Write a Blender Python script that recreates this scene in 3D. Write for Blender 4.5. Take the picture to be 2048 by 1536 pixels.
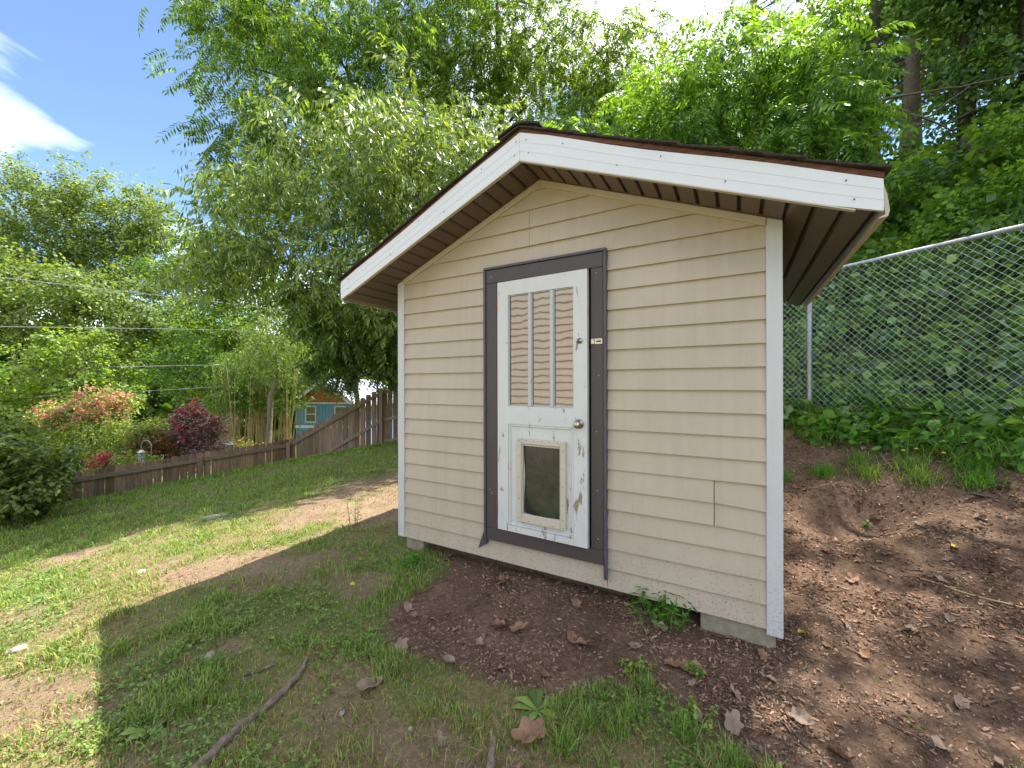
import bpy, bmesh, math, random
import numpy as np
from mathutils import Vector, Matrix

for o in list(bpy.data.objects):
    bpy.data.objects.remove(o)
SC = bpy.context.scene
COL = SC.collection
R = math.radians

# ------------------------------------------------------------------ camera
cam_data = bpy.data.cameras.new('camera')
cam_data.sensor_width = 36.0
cam_data.lens = 13.96
cam_data.clip_start = 0.05
cam_data.clip_end = 2000.0
cam = bpy.data.objects.new('camera', cam_data)
cam.location = (0.0, 0.0, 1.406)
cam.rotation_euler = (R(90.0), R(0.11), 0.0)
COL.objects.link(cam)
SC.camera = cam

# ------------------------------------------------------------------ sky
SUN_EL, SUN_AZ = 58.9, 52.3          # azimuth measured from +Y towards +X
SKY_STRENGTH, SUN_STRENGTH, EXPOSURE = 0.09, 3.5, 1.85
world = bpy.data.worlds.new('World')
SC.world = world
world.use_nodes = True
wn, wl = world.node_tree.nodes, world.node_tree.links
wn.clear()
w_out = wn.new('ShaderNodeOutputWorld')
w_bg = wn.new('ShaderNodeBackground')
w_bg.inputs['Strength'].default_value = SKY_STRENGTH
sky = wn.new('ShaderNodeTexSky')
sky.sky_type = 'NISHITA'
sky.sun_disc = False
sky.sun_elevation = R(SUN_EL)
sky.sun_rotation = R(SUN_AZ)
sky.altitude = 1200
sky.air_density = 1.0
sky.dust_density = 0.15
sky.ozone_density = 3.0
w_tc = wn.new('ShaderNodeTexCoord')
w_sep = wn.new('ShaderNodeSeparateXYZ')
wl.new(w_tc.outputs['Generated'], w_sep.inputs[0])
w_add = wn.new('ShaderNodeMath'); w_add.operation = 'ADD'; w_add.inputs[1].default_value = 0.18
w_max = wn.new('ShaderNodeMath'); w_max.operation = 'MAXIMUM'; w_max.inputs[1].default_value = 0.05
wl.new(w_sep.outputs['Z'], w_add.inputs[0]); wl.new(w_add.outputs[0], w_max.inputs[0])
w_dx = wn.new('ShaderNodeMath'); w_dx.operation = 'DIVIDE'
w_dy = wn.new('ShaderNodeMath'); w_dy.operation = 'DIVIDE'
wl.new(w_sep.outputs['X'], w_dx.inputs[0]); wl.new(w_max.outputs[0], w_dx.inputs[1])
wl.new(w_sep.outputs['Y'], w_dy.inputs[0]); wl.new(w_max.outputs[0], w_dy.inputs[1])
w_cmb = wn.new('ShaderNodeCombineXYZ')
wl.new(w_dx.outputs[0], w_cmb.inputs['X']); wl.new(w_dy.outputs[0], w_cmb.inputs['Y'])
w_cmb.inputs['Z'].default_value = 11.1
w_ns = wn.new('ShaderNodeTexNoise')
w_ns.inputs['Scale'].default_value = 1.15
w_ns.inputs['Detail'].default_value = 7.0
w_ns.inputs['Roughness'].default_value = 0.55
w_ns.inputs['Distortion'].default_value = 0.35
wl.new(w_cmb.outputs[0], w_ns.inputs['Vector'])
w_rmp = wn.new('ShaderNodeValToRGB')
w_rmp.color_ramp.elements[0].position = 0.47
w_rmp.color_ramp.elements[0].color = (0, 0, 0, 1)
w_rmp.color_ramp.elements[1].position = 0.67
w_rmp.color_ramp.elements[1].color = (0.95, 0.95, 0.95, 1)
wl.new(w_ns.outputs['Fac'], w_rmp.inputs[0])
w_mix = wn.new('ShaderNodeMixRGB')
w_mix.inputs[2].default_value = (13.5, 13.4, 13.3, 1)
wl.new(w_rmp.outputs[0], w_mix.inputs[0])
wl.new(sky.outputs[0], w_mix.inputs[1])
wl.new(w_mix.outputs[0], w_bg.inputs['Color'])
wl.new(w_bg.outputs[0], w_out.inputs['Surface'])

# ------------------------------------------------------------------ sun
sun_data = bpy.data.lights.new('sun', 'SUN')
sun_data.energy = SUN_STRENGTH
sun_data.angle = R(0.53)
sun_data.color = (1.0, 0.955, 0.87)
sun = bpy.data.objects.new('sun', sun_data)
ce = math.cos(R(SUN_EL))
SUN_DIR = Vector((math.sin(R(SUN_AZ)) * ce, math.cos(R(SUN_AZ)) * ce, math.sin(R(SUN_EL))))
sun.rotation_euler = SUN_DIR.to_track_quat('Z', 'Y').to_euler()
sun.location = (20, 20, 40)
COL.objects.link(sun)

SC.view_settings.view_transform = 'Standard'
SC.view_settings.look = 'None'
SC.view_settings.gamma = 1.0
SC.view_settings.use_curve_mapping = False
SC.view_settings.exposure = EXPOSURE
SC.render.engine = 'CYCLES'
SC.cycles.max_bounces = 5
SC.cycles.diffuse_bounces = 3
SC.cycles.glossy_bounces = 2
SC.cycles.transmission_bounces = 3
SC.cycles.caustics_reflective = False
SC.cycles.caustics_refractive = False
SC.cycles.transparent_max_bounces = 8
SC.cycles.sample_clamp_indirect = 6.0

# ================================================================== helpers
RNG = np.random.default_rng(7)


def tag(o, label=None, cat=None, group=None, kind=None):
    if label: o['label'] = label
    if cat: o['category'] = cat
    if group: o['group'] = group
    if kind: o['kind'] = kind
    return o


def empty(name, loc=(0, 0, 0), rz=0.0, parent=None):
    o = bpy.data.objects.new(name, None)
    o.location = loc
    o.rotation_euler = (0, 0, rz)
    o.empty_display_size = 0.2
    if parent: o.parent = parent
    COL.objects.link(o)
    return o


def link(name, me, parent=None, loc=None, rot=None, scale=None):
    o = bpy.data.objects.new(name, me)
    COL.objects.link(o)
    if parent: o.parent = parent
    if loc is not None: o.location = loc
    if rot is not None: o.rotation_euler = rot
    if scale is not None: o.scale = scale
    return o


class MB:
    """collects faces and links them as one mesh object"""
    def __init__(self):
        self.v, self.f, self.n = [], [], 0

    def add(self, V, F):
        V = np.asarray(V, float).reshape(-1, 3)
        self.v.append(V)
        for fa in (F if isinstance(F, list) else [F]):
            fa = np.asarray(fa, int)
            if fa.ndim == 1: fa = fa[None]
            self.f.append(fa + self.n)
        self.n += len(V)
        return self

    def box(self, x0, x1, y0, y1, z0, z1):
        V = [(x0, y0, z0), (x1, y0, z0), (x1, y1, z0), (x0, y1, z0), (x0, y0, z1), (x1, y0, z1), (x1, y1, z1), (x0, y1, z1)]
        return self.add(V, np.array([(0, 3, 2, 1), (4, 5, 6, 7), (0, 1, 5, 4), (1, 2, 6, 5), (2, 3, 7, 6), (3, 0, 4, 7)]))

    def prism_y(self, poly, y0, y1):
        """poly: list of (x,z), extruded along y (y0 = front)"""
        n = len(poly)
        V = [(x, y0, z) for x, z in poly] + [(x, y1, z) for x, z in poly]
        self.add(V, [np.array([list(range(n))]), np.array([list(range(2 * n - 1, n - 1, -1))])])
        k = self.n - 2 * n
        for i in range(n):
            j = (i + 1) % n
            self.f.append(np.array([[i + k, i + n + k, j + n + k, j + k]]))
        return self

    def tube(self, P, rad, sides=6, cap=True):
        P = np.asarray(P, float)
        rad = np.broadcast_to(np.asarray(rad, float), (len(P),))
        T = np.gradient(P, axis=0)
        T /= np.linalg.norm(T, axis=1)[:, None] + 1e-9
        ref = np.where(np.abs(T[:, 2:3]) > 0.9, np.array([[1.0, 0, 0]]), np.array([[0, 0, 1.0]]))
        if np.abs(T[:, 2]).max() > 0.9 and np.abs(T[:, 2]).min() <= 0.9:
            ref = np.broadcast_to(np.array([[0.35, 0.9, 0.2]]), T.shape)
        A = np.cross(T, ref); A /= np.linalg.norm(A, axis=1)[:, None] + 1e-9
        B = np.cross(T, A)
        an = np.arange(sides) * 2 * math.pi / sides
        V = P[:, None] + rad[:, None, None] * (A[:, None] * np.cos(an)[None, :, None] + B[:, None] * np.sin(an)[None, :, None])
        n = len(P)
        i = np.arange(n - 1)[:, None] * sides
        s = np.arange(sides)[None]
        s2 = (s + 1) % sides
        F = np.stack([i + s, i + s2, i + sides + s2, i + sides + s], -1).reshape(-1, 4)
        self.add(V.reshape(-1, 3), F)
        if cap:
            k = self.n - n * sides
            self.f.append(np.array([list(range(k + (n - 1) * sides, k + n * sides))]))
        return self

    def mesh(self, name, mat, smooth=False):
        me = bpy.data.meshes.new(name)
        V = np.concatenate(self.v)
        me.vertices.add(len(V))
        me.vertices.foreach_set('co', V.astype(np.float32).ravel())
        li = np.concatenate([f.ravel() for f in self.f]).astype(np.int32)
        tot = np.concatenate([np.full(len(f), f.shape[1]) for f in self.f]).astype(np.int32)
        st = np.concatenate([[0], np.cumsum(tot)[:-1]]).astype(np.int32)
        me.loops.add(len(li)); me.loops.foreach_set('vertex_index', li)
        me.polygons.add(len(tot))
        me.polygons.foreach_set('loop_start', st)
        me.polygons.foreach_set('loop_total', tot)
        me.polygons.foreach_set('use_smooth', np.full(len(tot), bool(smooth)))
        me.update(calc_edges=True)
        if mat: me.materials.append(mat)
        return me

    def build(self, name, mat, parent=None, smooth=False, loc=None, rot=None):
        return link(name, self.mesh(name, mat, smooth), parent, loc, rot)


def bevel_mesh(me, w, seg=1):
    bm = bmesh.new(); bm.from_mesh(me)
    bmesh.ops.remove_doubles(bm, verts=bm.verts, dist=1e-6)
    bmesh.ops.bevel(bm, geom=list(bm.edges), offset=w, segments=seg, affect='EDGES', clamp_overlap=True)
    bm.to_mesh(me); bm.free()
    return me


def bbox(name, mat, parent, x0, x1, y0, y1, z0, z1, bev=0.003, seg=1):
    me = MB().box(x0, x1, y0, y1, z0, z1).mesh(name, mat)
    if bev: bevel_mesh(me, bev, seg)
    return link(name, me, parent)


def lathe(prof, n=16, axis='y'):
    """prof: list of (r, t) -> verts, faces around axis"""
    V, F = [], []
    for r, t in prof:
        for k in range(n):
            a = 2 * math.pi * k / n
            c, s = r * math.cos(a), r * math.sin(a)
            V.append((c, t, s) if axis == 'y' else (c, s, t))
    for i in range(len(prof) - 1):
        for k in range(n):
            k2 = (k + 1) % n
            F.append((i * n + k, i * n + k2, (i + 1) * n + k2, (i + 1) * n + k))
    return np.array(V), np.array(F)


# ---- numpy value noise
def vnoise(x, y, seed=0):
    xi, yi = np.floor(x).astype(np.int64), np.floor(y).astype(np.int64)
    fx, fy = x - xi, y - yi
    fx, fy = fx * fx * (3 - 2 * fx), fy * fy * (3 - 2 * fy)

    def h(a, b):
        n = (a * 374761393 + b * 668265263 + seed * 974634539) & 0x7fffffff
        n = ((n ^ (n >> 13)) * 1274126177) & 0x7fffffff
        return ((n ^ (n >> 16)) & 0xffff) / 65535.0
    return (h(xi, yi) * (1 - fx) + h(xi + 1, yi) * fx) * (1 - fy) + (h(xi, yi + 1) * (1 - fx) + h(xi + 1, yi + 1) * fx) * fy


def fbm(x, y, seed=0, octv=4):
    s, a, t = 0.0, 0.5, 0.0
    for k in range(octv):
        s = s + a * vnoise(x * 2 ** k, y * 2 ** k, seed + k * 17); t += a; a *= 0.5
    return s / t


def sstep(a, b, x):
    t = np.clip((x - a) / (b - a), 0, 1)
    return t * t * (3 - 2 * t)


# ================================================================== materials
def new_mat(name):
    m = bpy.data.materials.new(name); m.use_nodes = True
    nt = m.node_tree
    return m, nt.nodes, nt.links, nt.nodes['Principled BSDF']


def ramp(N, stops):
    r = N.new('ShaderNodeValToRGB')
    cr = r.color_ramp
    while len(cr.elements) < len(stops): cr.elements.new(0.5)
    for e, (p, c) in zip(cr.elements, stops):
        e.position = p; e.color = (*c, 1)
    return r


def noise_node(N, L, scale, detail=4, rough=0.55, vec=None, dist=0.0):
    n = N.new('ShaderNodeTexNoise')
    n.inputs['Scale'].default_value = scale
    n.inputs['Detail'].default_value = detail
    n.inputs['Roughness'].default_value = rough
    n.inputs['Distortion'].default_value = dist
    if vec is not None: L.new(vec, n.inputs['Vector'])
    return n


def mapped(N, L, scale=(1, 1, 1), rot=(0, 0, 0), coord='Object'):
    tc = N.new('ShaderNodeTexCoord')
    mp = N.new('ShaderNodeMapping')
    mp.inputs['Scale'].default_value = scale
    mp.inputs['Rotation'].default_value = rot
    L.new(tc.outputs[coord], mp.inputs[0])
    return mp.outputs[0]


def add_bump(N, L, B, height, strength=0.3, dist=0.01):
    b = N.new('ShaderNodeBump')
    b.inputs['Strength'].default_value = strength
    b.inputs['Distance'].default_value = dist
    L.new(height, b.inputs['Height'])
    L.new(b.outputs[0], B.inputs['Normal'])
    return b


def mat_plain(name, col, rough=0.6, var=0.12, scale=8.0, spec=0.4, metal=0.0, bump=0.0, stretch=(1, 1, 1), coord='Object'):
    m, N, L, B = new_mat(name)
    B.inputs['Roughness'].default_value = rough
    B.inputs['Specular IOR Level'].default_value = spec
    B.inputs['Metallic'].default_value = metal
    v = mapped(N, L, stretch, coord=coord)
    n = noise_node(N, L, scale, 6, 0.6, v)
    lo = tuple(max(0, c * (1 - var)) for c in col); hi = tuple(min(1, c * (1 + var)) for c in col)
    r = ramp(N, [(0.3, lo), (0.7, hi)])
    L.new(n.outputs['Fac'], r.inputs[0]); L.new(r.outputs[0], B.inputs['Base Color'])
    if bump: add_bump(N, L, B, n.outputs['Fac'], bump, 0.01)
    return m


def mat_leaf(name, dark, light, trans=0.38, rough=0.45, gloss=0.35, tint=1.0):
    if trans > .25: trans = min(.52, trans + .02); dark = tuple(c * .72 for c in dark); light = tuple(c * 1.18 for c in light)
    """leaves with an own shade each and light passing through"""
    m, N, L, B = new_mat(name)
    g = N.new('ShaderNodeNewGeometry')
    mid = tuple((a * 0.5 + b * 0.5) for a, b in zip(dark, light))
    r = ramp(N, [(0.0, dark), (0.5, mid), (0.9, light), (1.0, (min(.8, light[0] * 1.35), light[1] * 1.08, light[2] * .9))])
    L.new(g.outputs['Random Per Island'], r.inputs[0])
    L.new(r.outputs[0], B.inputs['Base Color'])
    B.inputs['Roughness'].default_value = rough
    B.inputs['Specular IOR Level'].default_value = gloss
    t = N.new('ShaderNodeBsdfTranslucent')
    hs = N.new('ShaderNodeMixRGB'); hs.blend_type = 'MULTIPLY'; hs.inputs[0].default_value = 1.0
    hs.inputs[2].default_value = (2.3 * tint, 2.1 * tint, 0.75 * tint, 1)
    L.new(r.outputs[0], hs.inputs[1]); L.new(hs.outputs[0], t.inputs['Color'])
    mx = N.new('ShaderNodeMixShader'); mx.inputs[0].default_value = trans
    L.new(B.outputs[0], mx.inputs[1]); L.new(t.outputs[0], mx.inputs[2])
    L.new(mx.outputs[0], N['Material Output'].inputs['Surface'])
    return m


def mat_wood(name, dark, light, rough=0.8, scale=(14, 14, 1.2), rand=0.35):
    m, N, L, B = new_mat(name)
    v = mapped(N, L, scale)
    oi = N.new('ShaderNodeObjectInfo')
    ad = N.new('ShaderNodeVectorMath'); ad.operation = 'ADD'
    cm = N.new('ShaderNodeCombineXYZ')
    mu = N.new('ShaderNodeMath'); mu.operation = 'MULTIPLY'; mu.inputs[1].default_value = 37.0
    L.new(oi.outputs['Random'], mu.inputs[0])
    L.new(mu.outputs[0], cm.inputs['X']); L.new(mu.outputs[0], cm.inputs['Z'])
    L.new(v, ad.inputs[0]); L.new(cm.outputs[0], ad.inputs[1])
    n = noise_node(N, L, 2.2, 8, 0.65, ad.outputs[0], 0.6)
    r = ramp(N, [(0.28, dark), (0.75, light)])
    L.new(n.outputs['Fac'], r.inputs[0])
    mr = N.new('ShaderNodeMapRange')
    mr.inputs['To Min'].default_value = 1 - rand; mr.inputs['To Max'].default_value = 1 + rand
    L.new(oi.outputs['Random'], mr.inputs['Value'])
    mx = N.new('ShaderNodeMixRGB'); mx.blend_type = 'MULTIPLY'; mx.inputs[0].default_value = 1
    L.new(r.outputs[0], mx.inputs[1]); L.new(mr.outputs[0], mx.inputs[2])
    L.new(mx.outputs[0], B.inputs['Base Color'])
    B.inputs['Roughness'].default_value = rough
    B.inputs['Specular IOR Level'].default_value = 0.2
    add_bump(N, L, B, n.outputs['Fac'], 0.5, 0.006)
    return m


def mat_siding(name, col, speck=0.55):
    """vinyl board: faint embossed grain, dirt specks that get denser near the ground"""
    m, N, L, B = new_mat(name)
    geo = N.new('ShaderNodeNewGeometry')
    v = mapped(N, L, (1.3, 1, 26))
    g = noise_node(N, L, 6, 5, 0.6, v)
    tc = N.new('ShaderNodeTexCoord')
    big = noise_node(N, L, 2.3, 5, 0.55, geo.outputs['Position'])
    r = ramp(N, [(0.3, tuple(c * 0.95 for c in col)), (0.72, tuple(min(1, c * 1.04) for c in col))])
    L.new(big.outputs['Fac'], r.inputs[0])
    sp = noise_node(N, L, 95, 3, 0.7, geo.outputs['Position'])
    sep = N.new('ShaderNodeSeparateXYZ'); L.new(geo.outputs['Position'], sep.inputs[0])
    mr = N.new('ShaderNodeMapRange')
    mr.inputs['From Min'].default_value = 0.0; mr.inputs['From Max'].default_value = 0.85
    mr.inputs['To Min'].default_value = 0.125; mr.inputs['To Max'].default_value = -0.02
    L.new(sep.outputs['Z'], mr.inputs['Value'])
    ad = N.new('ShaderNodeMath'); ad.operation = 'ADD'
    L.new(sp.outputs['Fac'], ad.inputs[0]); L.new(mr.outputs[0], ad.inputs[1])
    th = ramp(N, [(0.66, (0, 0, 0)), (0.76, (speck, speck, speck))])
    L.new(ad.outputs[0], th.inputs[0])
    mp2 = N.new('ShaderNodeMapping'); mp2.inputs['Scale'].default_value = (9, 9, .55)
    L.new(geo.outputs['Position'], mp2.inputs[0])
    stn = noise_node(N, L, 1.6, 6, 0.7, mp2.outputs[0])
    str_ = ramp(N, [(0.36, (0.84, 0.82, 0.79)), (0.56, (1, 1, 1))])
    L.new(stn.outputs['Fac'], str_.inputs[0])
    sm = N.new('ShaderNodeMixRGB'); sm.blend_type = 'MULTIPLY'; sm.inputs[0].default_value = 0.4
    L.new(r.outputs[0], sm.inputs[1]); L.new(str_.outputs[0], sm.inputs[2])
    mx = N.new('ShaderNodeMixRGB')
    L.new(th.outputs[0], mx.inputs[0]); L.new(sm.outputs[0], mx.inputs[1])
    mx.inputs[2].default_value = (0.085, 0.06, 0.04, 1)
    L.new(mx.outputs[0], B.inputs['Base Color'])
    B.inputs['Roughness'].default_value = 0.5
    B.inputs['Specular IOR Level'].default_value = 0.3
    add_bump(N, L, B, g.outputs['Fac'], 0.12, 0.004)
    return m


def mat_paint_worn(name, col, under, rough=0.5, amount=0.62, low=0.15):
    """old paint flaking off in chips, more of them low down on the board"""
    m, N, L, B = new_mat(name)
    geo = N.new('ShaderNodeNewGeometry')
    v = mapped(N, L, (9, 9, 2.6))
    n = noise_node(N, L, 2.4, 7, 0.68, v, 0.4)
    sep = N.new('ShaderNodeSeparateXYZ'); L.new(geo.outputs['Position'], sep.inputs[0])
    mr = N.new('ShaderNodeMapRange')
    mr.inputs['From Min'].default_value = 0.3; mr.inputs['From Max'].default_value = 1.3
    mr.inputs['To Min'].default_value = low; mr.inputs['To Max'].default_value = 0.0
    L.new(sep.outputs['Z'], mr.inputs['Value'])
    ad = N.new('ShaderNodeMath'); ad.operation = 'ADD'
    L.new(n.outputs['Fac'], ad.inputs[0]); L.new(mr.outputs[0], ad.inputs[1])
    th = ramp(N, [(amount + 0.06, (0, 0, 0)), (amount + 0.085, (1, 1, 1))])
    L.new(ad.outputs[0], th.inputs[0])
    d = noise_node(N, L, 5, 5, 0.6)
    c1 = ramp(N, [(0.3, tuple(c * 0.9 for c in col)), (0.7, col)])
    L.new(d.outputs['Fac'], c1.inputs[0])
    mx = N.new('ShaderNodeMixRGB')
    L.new(th.outputs[0], mx.inputs[0]); L.new(c1.outputs[0], mx.inputs[1]); mx.inputs[2].default_value = (*under, 1)
    L.new(mx.outputs[0], B.inputs['Base Color'])
    B.inputs['Roughness'].default_value = rough
    inv = N.new('ShaderNodeMath'); inv.operation = 'SUBTRACT'; inv.inputs[0].default_value = 1.0
    L.new(th.outputs[0], inv.inputs[1])
    add_bump(N, L, B, inv.outputs[0], 0.5, 0.003)
    return m


M = {}
M['siding'] = mat_siding('beige vinyl siding', (0.50, 0.418, 0.325))
M['post'] = mat_siding('off-white corner vinyl', (0.58, 0.58, 0.585), 0.6)
M['cream'] = mat_plain('cream trim', (0.52, 0.455, 0.365), 0.5, 0.05)
M['fascia'] = mat_plain('white aluminium fascia', (0.68, 0.685, 0.70), 0.42, 0.03, 30, stretch=(1, 1, 14))
M['soffit'] = mat_plain('brown vinyl soffit', (0.105, 0.064, 0.046), 0.34, 0.14, 40, spec=0.5, bump=0.1, stretch=(1, 6, 1))
M['soffit_gap'] = mat_plain('dark soffit groove', (0.012, 0.009, 0.008), 0.8)
M['deckwood'] = mat_plain('weathered roof decking', (0.14, 0.06, 0.035), 0.85, 0.5, 12, bump=0.6, stretch=(1, 1, 8))
M['shingle'] = mat_plain('dark asphalt shingle', (0.045, 0.033, 0.027), 0.95, 0.55, 60, bump=0.8)
M['frame'] = mat_paint_worn('dark brown-grey painted frame', (0.078, 0.060, 0.059), (0.25, 0.21, 0.18), 0.5, 0.68, 0.03)
M['jtrim'] = mat_plain('slate vinyl channel', (0.085, 0.082, 0.096), 0.38, 0.12, 20)
M['door'] = mat_paint_worn('flaking white door paint', (0.66, 0.655, 0.645), (0.30, 0.23, 0.16), 0.48, 0.578, 0.07)
M['muntin'] = mat_paint_worn('worn muntin paint', (0.56, 0.565, 0.57), (0.3, 0.28, 0.25), 0.5, 0.6, 0.05)
M['petframe'] = mat_plain('ivory plastic', (0.56, 0.50, 0.40), 0.4, 0.05)
M['metal'] = mat_plain('brushed steel', (0.55, 0.52, 0.48), 0.28, 0.1, 30, metal=1.0)
M['brass'] = mat_plain('worn knob metal', (0.50, 0.43, 0.33), 0.3, 0.15, 30, metal=1.0)
M['rust'] = mat_plain('rusty hinge', (0.17, 0.06, 0.025), 0.8, 0.5, 60, bump=0.5)
M['screw'] = mat_plain('dark nail head', (0.05, 0.045, 0.04), 0.6)
M['black'] = mat_plain('gap shade black', (0.012, 0.011, 0.01), 0.9)  # near-black standing in for shade under the floor and behind the door
M['concrete'] = mat_plain('concrete block', (0.30, 0.27, 0.19), 0.95, 0.22, 22, bump=0.5)
M['beam'] = mat_wood('damp skid timber', (0.06, 0.045, 0.028), (0.19, 0.14, 0.085))
M['fencewood'] = mat_wood('weathered cedar', (0.15, 0.092, 0.06), (0.43, 0.29, 0.195), rand=0.38)
M['fencerail'] = mat_wood('grey weathered rail', (0.19, 0.14, 0.10), (0.40, 0.305, 0.23), scale=(3, 3, 18), rand=0.15)
M['galv'] = mat_plain('galvanised steel', (0.42, 0.43, 0.44), 0.42, 0.25, 40, metal=0.7)
M['wire'] = mat_plain('galvanised wire', (0.62, 0.65, 0.68), 0.4, 0.1, 10, metal=0.6)
M['cable'] = mat_plain('power cable', (0.28, 0.28, 0.28), 0.6)
M['bark'] = mat_plain('grey-brown bark', (0.075, 0.058, 0.043), 0.95, 0.5, 7, bump=0.9, stretch=(6, 6, 1))
M['bark_pale'] = mat_plain('pale bark', (0.20, 0.155, 0.115), 0.95, 0.4, 7, bump=0.9, stretch=(6, 6, 1))
M['deadwood'] = mat_plain('bare dead wood', (0.14, 0.115, 0.085), 0.9, 0.35, 12, bump=0.5, stretch=(1, 1, 1))
M['root'] = mat_plain('barked surface root', (0.20, 0.15, 0.11), 0.95, 0.5, 34, bump=1.0)
M['stone'] = mat_plain('pale stone', (0.33, 0.285, 0.235), 0.9, 0.25, 9, bump=0.5)
M['twig'] = mat_plain('twig', (0.12, 0.085, 0.06), 0.9, 0.4, 30)
M['straw'] = mat_plain('dry straw stem', (0.48, 0.38, 0.2), 0.7, 0.2, 30)

LEAF = {}
LEAF['walnut'] = mat_leaf('walnut leaf', (0.036, 0.090, 0.016), (0.145, 0.24, 0.034), 0.44)
LEAF['peach'] = mat_leaf('narrow drooping leaf', (0.060, 0.120, 0.028), (0.20, 0.285, 0.065), 0.36, 0.36, 0.55)
LEAF['locust'] = mat_leaf('locust leaf', (0.045, 0.100, 0.016), (0.165, 0.255, 0.035), 0.46)
LEAF['ailanthus'] = mat_leaf('ailanthus leaf', (0.055, 0.130, 0.024), (0.16, 0.29, 0.045), 0.42)
LEAF['maple'] = mat_leaf('maple leaf', (0.075, 0.130, 0.034), (0.19, 0.265, 0.075), 0.34)
LEAF['maple_light'] = mat_leaf('yellow-green maple leaf', (0.085, 0.165, 0.022), (0.21, 0.31, 0.055), 0.36)
LEAF['oak'] = mat_leaf('deep green leaf', (0.034, 0.085, 0.016), (0.115, 0.20, 0.036), 0.34)
LEAF['dark'] = mat_leaf('shaded ivy leaf', (0.036, 0.095, 0.020), (0.135, 0.24, 0.050), 0.36)
LEAF['vine'] = mat_leaf('vine leaf', (0.060, 0.145, 0.040), (0.21, 0.34, 0.095), 0.36, 0.33, 0.6)
LEAF['vine_bright'] = mat_leaf('bright vine leaf', (0.07, 0.165, 0.022), (0.19, 0.33, 0.045), 0.42)
LEAF['pine'] = mat_leaf('pine needle', (0.028, 0.060, 0.022), (0.075, 0.12, 0.045), 0.18)
LEAF['purple'] = mat_leaf('purple leaf', (0.14, 0.075, 0.075), (0.40, 0.26, 0.23), 0.22, tint=.6)
LEAF['pink'] = mat_leaf('pink blossom', (0.50, 0.22, 0.16), (0.74, 0.42, 0.32), 0.25, tint=0.45)
LEAF['red'] = mat_leaf('red blossom', (0.50, 0.03, 0.05), (0.70, 0.14, 0.16), 0.2, tint=0.4)
LEAF['bronze'] = mat_leaf('bronze seed head', (0.20, 0.085, 0.035), (0.33, 0.20, 0.07), 0.25, tint=0.6)
LEAF['lime'] = mat_leaf('light shrub leaf', (0.11, 0.185, 0.035), (0.27, 0.34, 0.085), 0.32)
LEAF['yellow'] = mat_leaf('golden shrub leaf', (0.25, 0.27, 0.04), (0.45, 0.42, 0.09), 0.32, tint=0.7)
LEAF['bamboo'] = mat_leaf('bamboo leaf', (0.05, 0.115, 0.020), (0.13, 0.22, 0.045), 0.35)
LEAF['grass'] = mat_leaf('grass blade', (0.110, 0.205, 0.036), (0.235, 0.35, 0.085), 0.30, 0.5, 0.3)
LEAF['drygrass'] = mat_leaf('dry grass blade', (0.20, 0.145, 0.06), (0.42, 0.33, 0.17), 0.2, 0.7, 0.2, 0.5)
LEAF['clover'] = mat_leaf('clover leaf', (0.080, 0.155, 0.034), (0.20, 0.30, 0.07), 0.26)
LEAF['weed'] = mat_leaf('weed leaf', (0.06, 0.17, 0.020), (0.13, 0.30, 0.040), 0.34)
LEAF['weed_pale'] = mat_leaf('pale weed leaf', (0.13, 0.21, 0.03), (0.22, 0.31, 0.06), 0.3)
LEAF['chip'] = mat_leaf('wood chips and litter', (0.075, 0.042, 0.027), (0.40, 0.26, 0.18), 0.0, 0.9, 0.1)
LEAF['deadleaf'] = mat_plain('dead oak leaf', (0.25, 0.135, 0.075), 0.7, 0.35, 18, bump=0.4)
LEAF['deadleaf_pale'] = mat_plain('bleached dead leaf', (0.29, 0.20, 0.145), 0.75, 0.3, 18, bump=0.4)
LEAF['goldleaf'] = mat_plain('yellow fallen leaf', (0.55, 0.42, 0.06), 0.6, 0.2, 18)

# ================================================================== ground
SHED_LOC, SHED_ROT = (-0.915, 3.429, 0.10), R(-29.64)
CS, SN = math.cos(SHED_ROT), math.sin(SHED_ROT)


def to_shed(x, y):
    dx, dy = x - SHED_LOC[0], y - SHED_LOC[1]
    return dx * CS + dy * SN, -dx * SN + dy * CS


def from_shed(x, y):
    return SHED_LOC[0] + x * CS - y * SN, SHED_LOC[1] + x * SN + y * CS


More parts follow.
